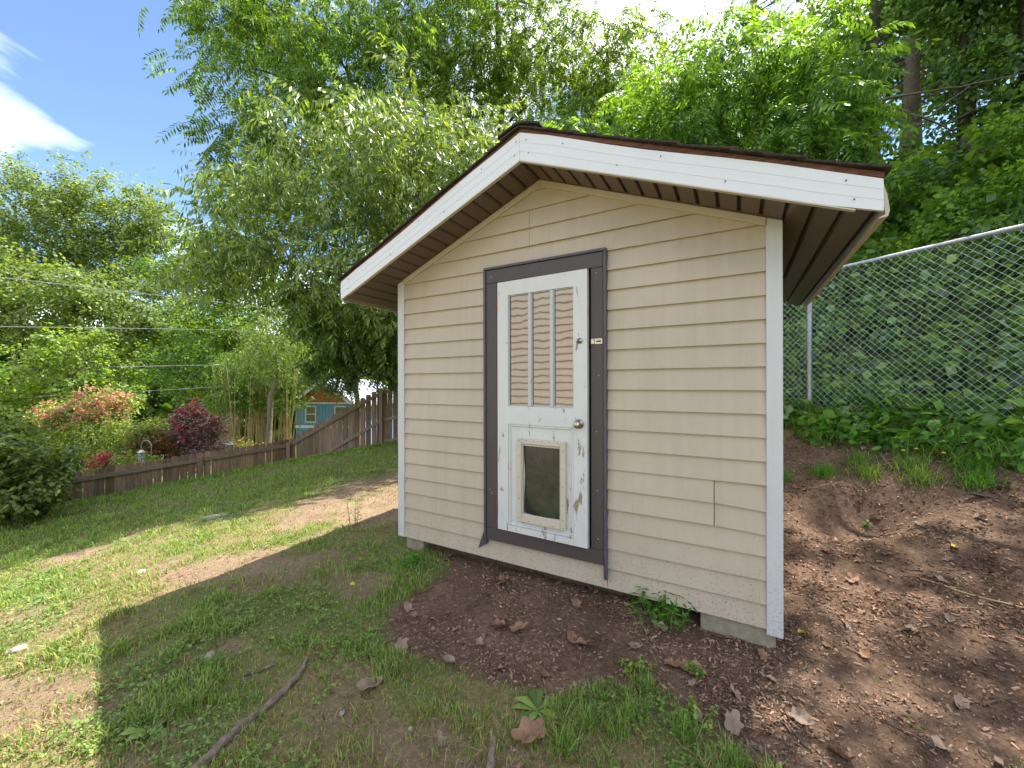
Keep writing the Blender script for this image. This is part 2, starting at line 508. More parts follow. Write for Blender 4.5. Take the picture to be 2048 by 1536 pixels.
TPS = np.array([
    (0, 0, -.05), (-3, 0, -.13), (3, 0, .10), (0, -3, -.1), (-4, -3, -.3), (4, -3, .3),
    (-.96, 3.45, -.02), (1.45, 2.15, -.01), (.3, 2.8, .015), (.5, 1.6, -.02), (-1.0, 2.0, -.03), (-2.5, 2.4, -.06),
    (2.3, 1.6, .03), (2.76, 2.14, .12), (3.5, 1.2, .32), (2.1, 2.8, .10), (2.45, 3.8, .30), (3.1, 3.6, .46),
    (4.42, 3.43, .94), (4.10, 4.15, .93), (3.72, 5.0, .92), (2.9, 6.8, .88), (5.3, 1.5, .98),
    (-.2, 5.2, .0), (1.2, 6.0, .25), (-1.6, 5.0, -.05), (-3, 3.6, -.13), (-5, 3, -.45), (-4, 6, -.33), (-2.5, 7.5, -.14),
    (-7, 4, -.75), (-6.5, 6.5, -.70), (-9.2, 6.4, -.92), (-8.8, 6.9, -.88), (-7.4, 8.9, -.80), (-6.05, 10.7, -.74), (-4.8, 11, -.56),
    (-3.7, 11.2, -.36), (-1.7, 11, -.1), (0, 9, .2), (-5, 9, -.5),
    (-8, 11.5, -1.6), (-6, 13.5, -1.8), (-11, 8, -1.8), (-2, 14, -.6), (-10, 3, -1.0), (-9, -2, -1.0),
    (5.2, 5.6, 2.0), (6.2, 3.6, 2.1), (7.0, 7.0, 3.9), (8.6, 4.2, 3.9), (4.6, 8.0, 2.2), (8, 10, 5.0), (3, 11, 1.4), (1, 14, .9), (6, 14, 3.6), (8, 0, 3.0), (12, 8, 6.8), (12, 0, 6.0),
])


def tps_fit(P):
    n = len(P)
    d2 = ((P[:, None, :2] - P[None, :, :2]) ** 2).sum(-1)
    K = 0.5 * d2 * np.log(d2 + 1e-9)
    A = np.zeros((n + 3, n + 3))
    A[:n, :n] = K + np.eye(n) * 0.02
    A[:n, n] = 1; A[:n, n + 1:] = P[:, :2]
    A[n, :n] = 1; A[n + 1:, :n] = P[:, :2].T
    b = np.zeros(n + 3); b[:n] = P[:, 2]
    return np.linalg.solve(A, b)


TW = tps_fit(TPS)


def ground_z(x, y):
    x = np.atleast_1d(np.asarray(x, float)); y = np.atleast_1d(np.asarray(y, float))
    z = np.empty_like(x)
    for s in range(0, len(x), 20000):
        a, b = x[s:s + 20000], y[s:s + 20000]
        ac, bc = np.clip(a, -12, 12), np.clip(b, -4, 14)
        d2 = (ac[:, None] - TPS[None, :, 0]) ** 2 + (bc[:, None] - TPS[None, :, 1]) ** 2
        t = (0.5 * d2 * np.log(d2 + 1e-9)) @ TW[:-3] + TW[-3] + TW[-2] * ac + TW[-1] * bc
        far = 15 * sstep(2, 34, a) - 3.6 * sstep(-2, -16, a) - 1.2 * sstep(10, 26, b) * sstep(4, -6, a)
        far = far + 2.2 * (fbm(a / 14, b / 14, 5) - 0.5) + 7 * sstep(38, 110, np.hypot(a, b)) * sstep(10, -10, a)
        out = np.maximum(np.maximum(np.abs(a) - 11, b - 12.5), -3.0 - b)
        w = sstep(0, 7, out)
        z[s:s + 20000] = t * (1 - w) + far * w
    # unevenness, and the hollow dug into the bank beside the shed
    z = z + 0.035 * (fbm(x * 1.3, y * 1.3, 3) - 0.5) + 0.02 * (fbm(x * 6, y * 6, 8) - 0.5)
    hx, hy = (x - 2.92), (y - 3.28)
    z = z - 0.17 * np.exp(-((hx / 0.46) ** 2 + (hy / 0.24) ** 2) ** 1.4) + 0.05 * np.exp(-(hx / 0.5) ** 2 - ((hy - 0.34) / 0.16) ** 2)
    return z


def gz(x, y):
    return float(ground_z([x], [y])[0])


POLY = {
    'mulch': [(-.507, 3.5), (-.537, 2.768), (-.704, 2.496), (-.82, 2.272), (-.562, 2.085), (-.333, 1.977), (-.152, 1.888), (-.009, 1.805), (.148, 1.782), (.363, 1.849), (.549, 1.849), (.652, 1.749), (.803, 1.62), (.90, 1.40), (1.1, .8), (1.3, -.5), (9, -2), (6.4, 1.6), (4.35, 3.0), (3.95, 3.75), (3.55, 4.6), (3.0, 5.6), (1.9, 5.2), (.2, 5.3), (-.3, 4.2)],
    'path': [(-.981, 2.03), (-.869, 2.066), (-.657, 1.977), (-.679, 1.834), (-.486, 1.723), (-.335, 1.625), (-.18, 1.371), (-.1, .9), (-.5, .9), (-.596, 1.558), (-.778, 1.697), (-.941, 1.805)],
    's1': [(-1.976, 2.295), (-1.788, 2.391), (-1.456, 2.295), (-1.276, 2.185), (-1.103, 2.066), (-1.145, 1.96), (-1.265, 1.994), (-1.506, 2.048), (-1.706, 2.104)],
    's2': [(-2.795, 3.066), (-2.609, 3.488), (-2.102, 3.598), (-1.444, 3.335), (-1.519, 2.986), (-1.823, 2.873), (-2.086, 2.837), (-2.191, 2.703)],
    's3': [(-2.872, 4.526), (-2.806, 5.256), (-2.556, 6.267), (-1.897, 7.041), (-.8, 5.2), (-1.052, 3.906), (-1.446, 4.045), (-1.922, 4.193), (-2.184, 3.906)],
    's4': [(-3.778, 2.768), (-3.549, 2.986), (-2.907, 2.768), (-2.647, 2.552), (-2.811, 2.417), (-3.369, 2.469)],
    's5': [(-1.814, 1.648), (-1.57, 1.723), (-1.291, 1.697), (-1.299, 1.602), (-1.354, 1.485), (-1.526, 1.371)],
    's6': [(-2.721, 1.994), (-2.395, 2.104), (-1.993, 1.994), (-1.872, 1.805), (-2.06, 1.697), (-2.217, 1.625)],
    's7': [(-.406, 1.58), (-.129, 1.602), (.149, 1.558), (.456, 1.602), (.572, 1.485), (.39, 1.3), (-.283, 1.3)],
    's8': [(-5.6, 4.2), (-4.6, 4.6), (-3.9, 4.2), (-4.6, 3.8)],
}


def sd_poly(x, y, poly):
    """signed distance, inside positive"""
    P = np.array(poly); Q = np.roll(P, -1, 0)
    d = np.full(x.shape, 1e9); ins = np.zeros(x.shape, bool)
    for (ax, ay), (bx, by) in zip(P, Q):
        ex, ey = bx - ax, by - ay
        t = np.clip(((x - ax) * ex + (y - ay) * ey) / (ex * ex + ey * ey), 0, 1)
        d = np.minimum(d, np.hypot(x - ax - t * ex, y - ay - t * ey))
        c = ((ay > y) != (by > y)) & (x < (bx - ax) * (y - ay) / (by - ay + 1e-12) + ax)
        ins ^= c
    return np.where(ins, d, -d)


def masks(x, y):
    """mulch (dark bare soil with chips), sand (pale bare soil), dry (thin, strawy grass): 0..1 each"""
    j = 0.42 * (fbm(x * 3.2, y * 3.2, 21, 5) - 0.5)
    mul = sstep(-0.05, 0.05, sd_poly(x, y, POLY['mulch']) + j * 0.7)
    sand = np.zeros_like(mul)
    for k, p in POLY.items():
        if k != 'mulch':
            sand = np.maximum(sand, .92 * sstep(-0.14, 0.16, sd_poly(x, y, p) + j * 1.5))
    blot = fbm(x * 2.1 + 5, y * 2.1, 31, 5)
    near = sstep(8.5, 5.0, y - 0.35 * x) * 0.5 + 0.5
    sand = np.maximum(sand, 0.8 * sstep(0.66, 0.76, blot) * near)
    dry = sstep(0.42, 0.62, fbm(x * 1.5 + 9, y * 1.5 + 3, 41, 4)) * sstep(7.5, 4.5, y - 0.2 * x) * 0.8 + 0.1
    return mul, np.clip(sand * (1 - mul), 0, 1), np.clip(dry, 0, 1)


def warp_axis(c, n=280, A=1.27, k=5.5):
    u = np.linspace(-1, 1, n)
    return c + A * np.sinh(k * u)


gxs, gys = warp_axis(0.0), warp_axis(2.6)
GX, GY = np.meshgrid(gxs, gys)
gx, gy = GX.ravel(), GY.ravel()
gzv = ground_z(gx, gy)
mul, sand, dry = masks(gx, gy)
nearw = sstep(6, 3, np.hypot(gx, gy - 2))
gzv = gzv + nearw * (mul * 0.022 * (fbm(gx * 16, gy * 16, 51, 3) - 0.5) - sand * 0.012)
nG = len(gxs)
ii = (np.arange(nG - 1)[:, None] * nG + np.arange(nG - 1)[None]).ravel()
gmb = MB().add(np.stack([gx, gy, gzv], 1), np.stack([ii, ii + 1, ii + nG + 1, ii + nG], 1))


def mat_ground():
    m, N, L, B = new_mat('yard ground')
    at = N.new('ShaderNodeVertexColor'); at.layer_name = 'cover'
    sp = N.new('ShaderNodeSeparateColor'); L.new(at.outputs['Color'], sp.inputs[0])
    v = mapped(N, L)
    n1 = noise_node(N, L, 3.0, 8, 0.65, v)
    n2 = noise_node(N, L, 38.0, 6, 0.7, v)
    n3 = noise_node(N, L, 120.0, 4, 0.7, v)
    lit = ramp(N, [(0.34, (0.066, 0.039, 0.025)), (0.50, (0.160, 0.099, 0.065)), (0.70, (0.33, 0.215, 0.145))])
    av = N.new('ShaderNodeMath'); av.operation = 'ADD'
    s1 = N.new('ShaderNodeMath'); s1.operation = 'MULTIPLY'; s1.inputs[1].default_value = 0.45
    s2 = N.new('ShaderNodeMath'); s2.operation = 'MULTIPLY'; s2.inputs[1].default_value = 0.55
    L.new(n1.outputs['Fac'], s1.inputs[0]); L.new(n2.outputs['Fac'], s2.inputs[0])
    L.new(s1.outputs[0], av.inputs[0]); L.new(s2.outputs[0], av.inputs[1])
    L.new(av.outputs[0], lit.inputs[0])
    snd = ramp(N, [(0.30, (0.15, 0.095, 0.058)), (0.5, (0.28, 0.19, 0.125)), (0.72, (0.42, 0.305, 0.21))])
    L.new(av.outputs[0], snd.inputs[0])
    turf = ramp(N, [(0.3, (0.10, 0.125, 0.036)), (0.55, (0.18, 0.19, 0.065)), (0.75, (0.33, 0.27, 0.13))])
    L.new(av.outputs[0], turf.inputs[0])
    strw = ramp(N, [(0.3, (0.15, 0.12, 0.05)), (0.7, (0.34, 0.26, 0.13))])
    L.new(n2.outputs['Fac'], strw.inputs[0])

    def mix(f, a, b):
        x = N.new('ShaderNodeMixRGB')
        L.new(f, x.inputs[0]); L.new(a, x.inputs[1]); L.new(b, x.inputs[2])
        return x.outputs[0]
    c = mix(sp.outputs['Blue'], turf.outputs[0], strw.outputs[0])
    c = mix(sp.outputs['Green'], c, snd.outputs[0])
    c = mix(sp.outputs['Red'], c, lit.outputs[0])
    L.new(c, B.inputs['Base Color'])
    B.inputs['Roughness'].default_value = 0.95
    B.inputs['Specular IOR Level'].default_value = 0.15
    h = N.new('ShaderNodeMath'); h.operation = 'ADD'
    L.new(n2.outputs['Fac'], h.inputs[0]); L.new(n3.outputs['Fac'], h.inputs[1])
    add_bump(N, L, B, h.outputs[0], 0.75, 0.02)
    return m


gme = gmb.mesh('ground', mat_ground(), smooth=True)
ca = gme.color_attributes.new('cover', 'FLOAT_COLOR', 'POINT')
ca.data.foreach_set('color', np.stack([mul, sand, dry, np.ones_like(mul)], 1).astype(np.float32).ravel())
ground = link('ground', gme)
tag(ground, 'sloping back yard ground of patchy turf and bare brown soil', 'ground', kind='structure')

# ================================================================== shed
C = 0.127                     # siding course
XA, SLOPE, ZWA = 1.295, 0.407, 2.733
XL, XR = -0.072, 2.696
YB = 1.83
XFL, XFR, YF, YR = -0.430, 3.020, -0.318, 2.107


def zs(x):                    # underside of the soffit
    return ZWA - SLOPE * abs(x - XA)


shed = empty('garden_shed', SHED_LOC, SHED_ROT)
tag(shed, 'small beige vinyl-sided gable shed with a worn white door', 'shed')


def clip_poly(poly, a, b, c):
    """keep a*x+b*z<=c"""
    out = []
    for i in range(len(poly)):
        p, q = poly[i], poly[(i + 1) % len(poly)]
        dp, dq = a * p[0] + b * p[1] - c, a * q[0] + b * q[1] - c
        if dp <= 0: out.append(p)
        if (dp < 0 < dq) or (dq < 0 < dp):
            t = dp / (dp - dq)
            out.append((p[0] + t * (q[0] - p[0]), p[1] + t * (q[1] - p[1])))
    return out


BOW = random.Random(77)


def siding_board(x0, x1, k, proud=0.0, skew=0.0, gable=True, parent=shed, xf=None, mat='siding'):
    """one lap board: lower edge stands out, upper edge tucked in, small lip below"""
    z0, z1 = k * C, (k + 1) * C + 0.004
    poly = [(x0, z0), (x1, z0), (x1, z1), (x0, z1)]
    if gable:
        poly = clip_poly(poly, SLOPE, 1.0, ZWA - 0.012 + SLOPE * XA)
        poly = clip_poly(poly, -SLOPE, 1.0, ZWA - 0.012 - SLOPE * XA)
    if len(poly) < 3: return None
    xs_ = [p[0] for p in poly]
    if max(xs_) - min(xs_) < 0.03: return None
    proud += BOW.uniform(0, .0016); skew += BOW.uniform(-.0008, .0008)
    yo = lambda z: -0.021 - proud + 0.018 * min(1, (z - z0) / (z1 - z0))
    sk = lambda x: skew * (x - x0)
    F = [(x, yo(z), z + sk(x)) for x, z in poly]
    lo = [p for p in poly if abs(p[1] - z0) < 1e-6]
    mb = MB()
    mb.add(F, [np.array([list(range(len(F)))])])
    if len(lo) >= 2:
        a, b = min(p[0] for p in lo), max(p[0] for p in lo)
        y = -0.021 - proud
        mb.add([(a, y, z0 + sk(a)), (b, y, z0 + sk(b)), (b, 0.0, z0 + 0.004 + sk(b)), (a, 0.0, z0 + 0.004 + sk(a))], np.array([[0, 3, 2, 1]]))
        for x in (a, b):
            mb.add([(x, y, z0 + sk(x)), (x, 0.0, z0 + 0.004 + sk(x)), (x, 0.0, z1 + sk(x)), (x, -0.003 - proud, z1 + sk(x))], np.array([[0, 1, 2, 3]]))
    o = mb.build('siding_board', M[mat], parent)
    return o


DX0, DX1, DZ0, DZ1 = 0.835, 1.765, 0.131, 2.171
kmax = int(ZWA / C) + 1
for k in range(kmax):
    if k * C >= ZWA - 0.05: break
    zc = (k + .5) * C
    if k == 0 or k * C > DZ1 - 0.03:
        if k in (18, 19):
            siding_board(0, 1.2045, k); siding_board(1.2085, 2.624, k, 0.0015)
        else:
            siding_board(0, 2.624, k)
    else:
        siding_board(0, DX0 + 0.012, k)
        if k in (4, 5):
            siding_board(DX1 - 0.012, 2.371, k, 0.004)
            siding_board(2.3755, 2.624, k, 0.0, -0.055 if k == 5 else -0.045)
        else:
            siding_board(DX1 - 0.012, 2.624, k)

# walls behind the boards
wall = MB().prism_y([(0, 0.0), (2.624, 0.0), (2.624, zs(2.624) - .01), (XA, ZWA - .01), (0, zs(0) - .01)], 0.001, 0.06)
wall.build('front_wall', M['siding'], shed)
for nm, x0, x1 in (('side_wall', XL + .012, XL + .07), ('side_wall', XR - .07, XR - .012)):
    MB().box(x0, x1, 0.075, YB - .075, 0.0, zs(x1 if x0 > 1 else x0) - .02).build(nm, M['siding'], shed)
MB().prism_y([(0, 0.0), (2.624, 0.0), (2.624, zs(2.624) - .01), (XA, ZWA - .01), (0, zs(0) - .01)], YB - .06, YB).build('back_wall', M['siding'], shed)
for sx in (0, 1):
    for k in range(17):
        z0, z1 = k * C, (k + 1) * C + .004
        xo, xi = (XL - .003, XL + .010) if sx == 0 else (XR + .003, XR - .010)
        mb = MB()
        mb.add([(xo, .07, z0), (xo, YB - .07, z0), (xi, YB - .07, z1), (xi, .07, z1)], np.array([[0, 1, 2, 3]]))
        mb.add([(xo, .07, z0), (xo, YB - .07, z0), (xi, YB - .07, z0 + .003), (xi, .07, z0 + .003)], np.array([[0, 3, 2, 1]]))
        mb.build('siding_board', M['siding'], shed)

# corner posts
for x0, x1, y0, y1, zb in ((XL, 0.0, -0.026, 0.075, -0.005), (2.622, XR, -0.028, 0.075, -0.03), (XL, 0.0, YB - .075, YB + .026, 0.0), (2.622, XR, YB - .075, YB + .026, 0.0)):
    me = MB().prism_y([(x0, zb), (x1, zb), (x1, zs(x1) - .004), (x0, zs(x0) - .004)], y0, y1).mesh('corner_post', M['post'])
    link('corner_post', bevel_mesh(me, 0.003), shed)
# gable trim under the soffit
for s in (-1, 1):
    xe = 0.001 if s < 0 else 2.621
    me = MB().prism_y([(xe, zs(xe) - .006), (XA + s * .0006, ZWA - .006), (XA + s * .0006, ZWA - .048), (xe, zs(xe) - .048)], -0.034, -0.004).mesh('gable_trim', M['cream'])
    link('gable_trim', bevel_mesh(me, 0.002), shed)

# soffit panels, each with its groove
nP = 17
for s in (-1, 1):
    w_all = (XA - XFL) if s < 0 else (XFR - XA)
    wp = (w_all - 0.02) / nP
    for i in range(nP):
        a, b = XA + s * (i * wp + .0045), XA + s * ((i + 1) * wp - .0045)
        outer = (b < XL - 0.01 and a < XL + .0) or (a > XR - 0.0)
        y1 = YR - 0.02 if outer else -0.004
        za, zb = zs(a) + .001, zs(b) + .001
        mb = MB()
        ins = 0.007
        a2, b2 = a + s * ins, b - s * ins
        z2a, z2b = zs(a2) - .004, zs(b2) - .004
        P = [(a, za + .006), (a2, z2a), (b2, z2b), (b, zb + .006)]
        V = [(x, YF + .016, z) for x, z in P] + [(x, y1, z) for x, z in P]
        mb.add(V, np.array([[0, 4, 5, 1], [1, 5, 6, 2], [2, 6, 7, 3]]))
        mb.build('soffit_panel', M['soffit'], shed)
    xe = XFL + .012 if s < 0 else XFR - .012
    for (xa_, xb_, ya_, yb_) in ((XA, xe, YF + .012, 0.0), (XL if s < 0 else XR, xe, 0.0, YR - .02)):
        zz = .0085
        MB().add([(xa_, ya_, zs(xa_) + zz), (xb_, ya_, zs(xb_) + zz), (xb_, yb_, zs(xb_) + zz), (xa_, yb_, zs(xa_) + zz)], np.array([[0, 1, 2, 3]])).build('soffit_backing', M['soffit_gap'], shed)
# soffit corner mould along the wall
for s in (-1, 1):
    xe = XL if s < 0 else XR
    MB().prism_y([(xe, zs(xe) - .006), (XA + s * .001, ZWA - .006), (XA + s * .001, ZWA + .004), (xe, zs(xe) + .004)], -0.046, -0.036).build('soffit_edge', M['soffit'], shed)

# rake fascia: three embossed bands each side
ZAB, ZAT = 2.721, 2.896
for s in (-1, 1):
    xe = XFL if s < 0 else XFR
    zlo, zhi = (2.024, 2.170) if s < 0 else (2.014, 2.160)
    f = None
    rngf = random.Random(5 + s)
    for j in range(3):
        t0, t1 = j / 3.0, (j + 1) / 3.0
        n = 9
        fr, bk = [], []
        for q in range(n + 1):
            u = q / n
            x = XA + s * .0008 + (xe - XA) * u
            lo = ZAB + (zlo - ZAB) * u; hi = ZAT + (zhi - ZAT) * u
            hi += 0.006 * math.sin(u * 9 + s) if 0 < q < n else 0
            if s > 0 and q == n: lo += 0.012
            fr.append((x, lo + (hi - lo) * t0, lo + (hi - lo) * t1))
        V, F = [], []
        for x, a, b in fr:
            V += [(x, YF - .0040, a), (x, YF - .0026, b), (x, YF + .012, a), (x, YF + .012, b)]
        for q in range(n):
            o = q * 4; p = o + 4
            F += [(o, p, p + 1, o + 1) if s > 0 else (o, o + 1, p + 1, p), (o, o + 2, p + 2, p), (o + 1, p + 1, p + 3, o + 3)]
        F += [(0, 1, 3, 2), (n * 4, n * 4 + 2, n * 4 + 3, n * 4 + 1)]
        MB().add(V, np.array(F)).build('fascia_band', M['fascia'], shed)
    # lip under the fascia
    me = MB().prism_y([(XA + s * .001, ZAB - .0005), (xe - s * .09, ZAB + (zlo - ZAB) * .945 - .0005), (xe - s * .09, ZAB + (zlo - ZAB) * .945 - .007), (XA + s * .001, ZAB - .007)], YF - .004, YF + .02).build('fascia_lip', M['cream'], shed)
    # nail heads
    V, F = lathe([(0.0, -.0025), (.0034, -.0025), (.0034, 0)], 8)
    for u, t in ((.02, .76), (.03, .30), (.17, .80), (.36, .30), (.50, .80), (.66, .28), (.93, .80), (.94, .28)):
        u += rngf.uniform(-.01, .01)
        x = XA + (xe - XA) * u
        lo = ZAB + (zlo - ZAB) * u; hi = ZAT + (zhi - ZAT) * u
        MB().add(V + np.array([x, YF - .006, lo + (hi - lo) * t]), F).build('nail', M['screw'] if t < .5 else M['rust'], shed)
    # fascia along the eave, with a turned-out lower lip
    xo = xe + s * .004
    prof = [(xo, zhi - .005), (xo + s * .014, zhi - .06), (xo + s * .022, zlo + .018), (xo + s * .016, zlo - .006), (xo - s * .012, zlo - .010), (xo - s * .012, zlo - .006), (xo + s * .008, zlo + .004), (xo - s * .004, zhi - .06)]
    MB().prism_y(prof, YF + .02, YR).build('eave_fascia', M['cream'], shed)

# roof: decking edge and overlapping shingle courses
for s in (-1, 1):
    xe = (XFL - .012) if s < 0 else (XFR + .006)
    sl = (ZAT - 2.166) / (XA - XFL)
    top = lambda x: ZAT + .002 - sl * abs(x - XA)
    MB().prism_y([(XA + s * .001, top(XA)), (XA + s * .001, top(XA) + .024), (xe, top(xe) + .024), (xe, top(xe))][:: 1], YF + .004, YR + .02).build('roof_decking', M['deckwood'], shed)
    nc = 13
    L_ = abs(xe - XA)
    rg = random.Random(11 + s)
    for i in range(nc):
        x0 = xe - s * (i * L_ / nc - .0)
        x1 = xe - s * min(L_ - .001, (i + 1.25) * L_ / nc)
        if i == 0: x0 = xe + s * .018
        jy = rg.uniform(-.008, .008)
        t = .011
        z0a = top(x0) + .025 + .008; z1a = top(x1) + .025
        yy = np.linspace(YF - .020 + jy, YR + .03, 14)
        V, F = [], []
        for q, y in enumerate(yy):
            w = rg.uniform(-.003, .003)
            V += [(x0, y, z0a + w), (x0, y, z0a + t + w), (x1, y, z1a + t * .8 + w * .4), (x1, y, z1a)]
        for q in range(len(yy) - 1):
            o = q * 4; p = o + 4
            F += [(o, o + 1, p + 1, p), (o + 1, o + 2, p + 2, p + 1), (o, p, p + 3, o + 3)]
        F += [(0, 3, 2, 1), (len(V) - 4, len(V) - 3, len(V) - 2, len(V) - 1)]
        MB().add(V, np.array(F)).build('shingle_course', M['shingle'], shed)
cap = []
for a in np.linspace(-1, 1, 9):
    x = XA + a * .15
    cap.append((x, ZAT + .052 - sl * (math.hypot(x - XA, .05) - .05)))
capb = [(x, z - .012) for x, z in cap[::-1]]
MB().prism_y(cap + capb, YF - .03, YR + .035).build('ridge_cap', M['shingle'], shed)

# floor, skids and blocks
MB().box(0.03, 2.60, 0.065, YB - .065, 0.01, 0.10).build('floor_frame', M['black'], shed)  # coloured near-black for the shade under the shed
for y in (0.10, 1.55):
    link('skid_beam', bevel_mesh(MB().box(0.05, 2.15, y, y + .10, -.22, 0.008).mesh('skid_beam', M['beam']), .006), shed)
for x0, x1, y0, y1 in ((2.30, 2.665, 0.005, .22), (-.03, .17, 0.03, .23), (2.30, 2.665, 1.5, 1.72), (-.03, .17, 1.5, 1.72)):
    link('concrete_block', bevel_mesh(MB().box(x0, x1, y0, y1, -.32, -.004).mesh('concrete_block', M['concrete']), .006), shed)

# door frame
fr = empty('door_frame', parent=shed)
FY0, FY1 = -0.038, -0.006
for nm, x0, x1, z0, z1 in (('head_board', .852, 1.745, 2.055, 2.153), ('jamb_board', .852, .947, .240, 2.0535), ('jamb_board', 1.662, 1.745, .240, 2.0535), ('sill_board', .852, 1.745, .145, .2385)):
    bbox(nm, M['frame'], fr, x0, x1, FY0, FY1, z0, z1, .003)
for nm, x0, x1, z0, z1 in (('channel', .832, .850, .105, 2.154), ('channel', 1.747, 1.766, .06, 2.154), ('channel', .832, 1.766, 2.155, 2.173)):
    bbox(nm, M['jtrim'], fr, x0, x1, FY0 - .010, FY1 + .002, z0, z1, .003)
# loose pointed ends of the channel
MB().prism_y([(.832, .105), (.850, .105), (.838, .17), (.800, .085), (.815, .125)][:3] , FY0 - .014, FY0 - .011).build('channel_flap', M['jtrim'], fr)
MB().add([(.832, FY0 - .012, .20), (.836, FY0 - .012, .10), (.797, FY0 - .03, .075), (.833, FY0 - .009, .20), (.837, FY0 - .009, .10), (.798, FY0 - .027, .075)], [np.array([[0, 1, 2]]), np.array([[5, 4, 3]]), np.array([[0, 2, 5, 3], [1, 4, 5, 2]])]).build('channel_flap', M['jtrim'], fr)
MB().add([(1.747, FY0 - .012, .26), (1.768, FY0 - .012, .24), (1.782, FY0 - .03, .005), (1.747, FY0 - .008, .26), (1.768, FY0 - .008, .24), (1.782, FY0 - .027, .005)], [np.array([[0, 2, 1]]), np.array([[3, 4, 5]]), np.array([[1, 2, 5, 4], [0, 3, 5, 2]])]).build('channel_flap', M['jtrim'], fr)
# dark rebate behind the door: a sheet painted near-black as the gap's shade
MB().box(.947, 1.662, -0.0045, .0, .24, 2.054).build('rebate_shade', M['black'], fr)
V, F = lathe([(0.0, -.002), (.005, -.002), (.005, .002)], 8)
for x, z in ((.90, 2.10), (1.30, 2.105), (1.70, 2.02), (1.715, 1.36), (1.70, 1.0), (.885, .52), (.90, .50), (1.71, .31), (1.705, .62)):
    MB().add(V + np.array([x, FY0, z]), F).build('nail', M['stone'] if x != 1.30 else M['screw'], fr)
# keeper of the hasp on the jamb
bbox('lock_keeper', M['metal'], fr, 1.668, 1.742, FY0 - .007, FY0 - .0005, 1.560, 1.598, .002)
bbox('keeper_slot', M['screw'], fr, 1.702, 1.732, FY0 - .0085, FY0 - .0065, 1.574, 1.584, .001)
bbox('keeper_loop', M['metal'], fr, 1.668, 1.690, FY0 - .016, FY0 - .008, 1.562, 1.596, .002)

# door, hinged on the left and standing a little open
dw, dz0, dz1 = 0.692, 0.245, 2.048
TH = 0.034
OP = dict(u0=.092, u1=.594, z0=1.147, z1=1.946)
PN = dict(u0=.100, u1=.597, z0=.290, z1=1.018)
dm = MB()
dm.box(0, .092, -TH, 0, dz0, dz1)
dm.box(.597, dw, -TH, 0, dz0, dz1)
dm.box(.0921, .5969, -TH, 0, 1.946, dz1)
dm.box(.0921, .5969, -TH, 0, 1.018, 1.147)
dm.box(.0921, .5969, -TH, 0, dz0, .290)
door = dm.build('door', M['door'], shed, loc=(.958, -.012, 0), rot=(0, 0, R(-1.9)))
door['label'] = 'narrow white door with flaking paint, three tall panes and a pet flap'
# lower panel with moulding
MB().box(.093, .596, -TH + .012, -.006, .291, 1.017).build('panel', M['door'], door)
for a, b, c, d in ((.093, .108, .291, 1.017), (.581, .596, .291, 1.017), (.1085, .5805, 1.002, 1.017), (.1085, .5805, .291, .306)):
    bbox('moulding', M['door'], door, a, b, -TH + .003, -TH + .0118, c, d, .003)


def mat_glass():
    m, N, L, B = new_mat('wavy reflective pane')
    B.inputs['Base Color'].default_value = (0.33, 0.335, 0.36, 1)
    B.inputs['Metallic'].default_value = 1.0
    B.inputs['Roughness'].default_value = 0.03
    v = mapped(N, L, (7.0, 1, 2.5))
    n = noise_node(N, L, 1.6, 1, 0.4, v)
    add_bump(N, L, B, n.outputs['Fac'], 0.055, 0.012)
    return m


M['pane'] = mat_glass()
mun = [(.258, .278), (.428, .448)]
for a, b in mun:
    bbox('muntin', M['muntin'], door, a, b, -TH + .001, -.008, 1.1475, 1.9455, .003)
for a, b in ((.0925, .2575), (.2785, .4275), (.4485, .5965)):
    MB().box(a, b, -TH + .020, -.012, 1.1475, 1.9455).build('pane', M['pane'], door)
    for c, d, e, f_ in ((a, a + .007, 1.1475, 1.9455), (b - .007, b, 1.1475, 1.9455), (a + .0072, b - .0072, 1.9385, 1.9455), (a + .0072, b - .0072, 1.1475, 1.1545)):
        bbox('glazing_bead', M['muntin'], door, c, d, -TH + .008, -TH + .0195, e, f_, .002)
# pet door
for a, b, c, d in ((.170, .209, .334, .920), (.507, .545, .334, .920), (.2092, .5068, .884, .920), (.2092, .5068, .334, .396)):
    bbox('pet_door_frame', M['petframe'], door, a, b, -TH - .016, -TH + .0115, c, d, .004)
for a, b, c, d in ((.2095, .217, .397, .883), (.4995, .5065, .397, .883), (.2175, .499, .872, .883)):
    bbox('pet_door_rim', M['petframe'], door, a, b, -TH - .008, -TH + .0115, c, d, .002)


def mat_flap():
    m, N, L, B = new_mat('smoky vinyl flap')
    v = mapped(N, L, (3, 3, 3))
    n = noise_node(N, L, 4, 7, 0.7, v)
    r = ramp(N, [(0.35, (0.008, 0.011, 0.013)), (0.75, (0.04, 0.045, 0.043))])
    L.new(n.outputs['Fac'], r.inputs[0]); L.new(r.outputs[0], B.inputs['Base Color'])
    B.inputs['Roughness'].default_value = 0.12
    B.inputs['Specular IOR Level'].default_value = 0.5
    B.inputs['Coat Weight'].default_value = 0.45
    B.inputs['Coat Roughness'].default_value = 0.05
    B.inputs['Coat IOR'].default_value = 1.5
    return m


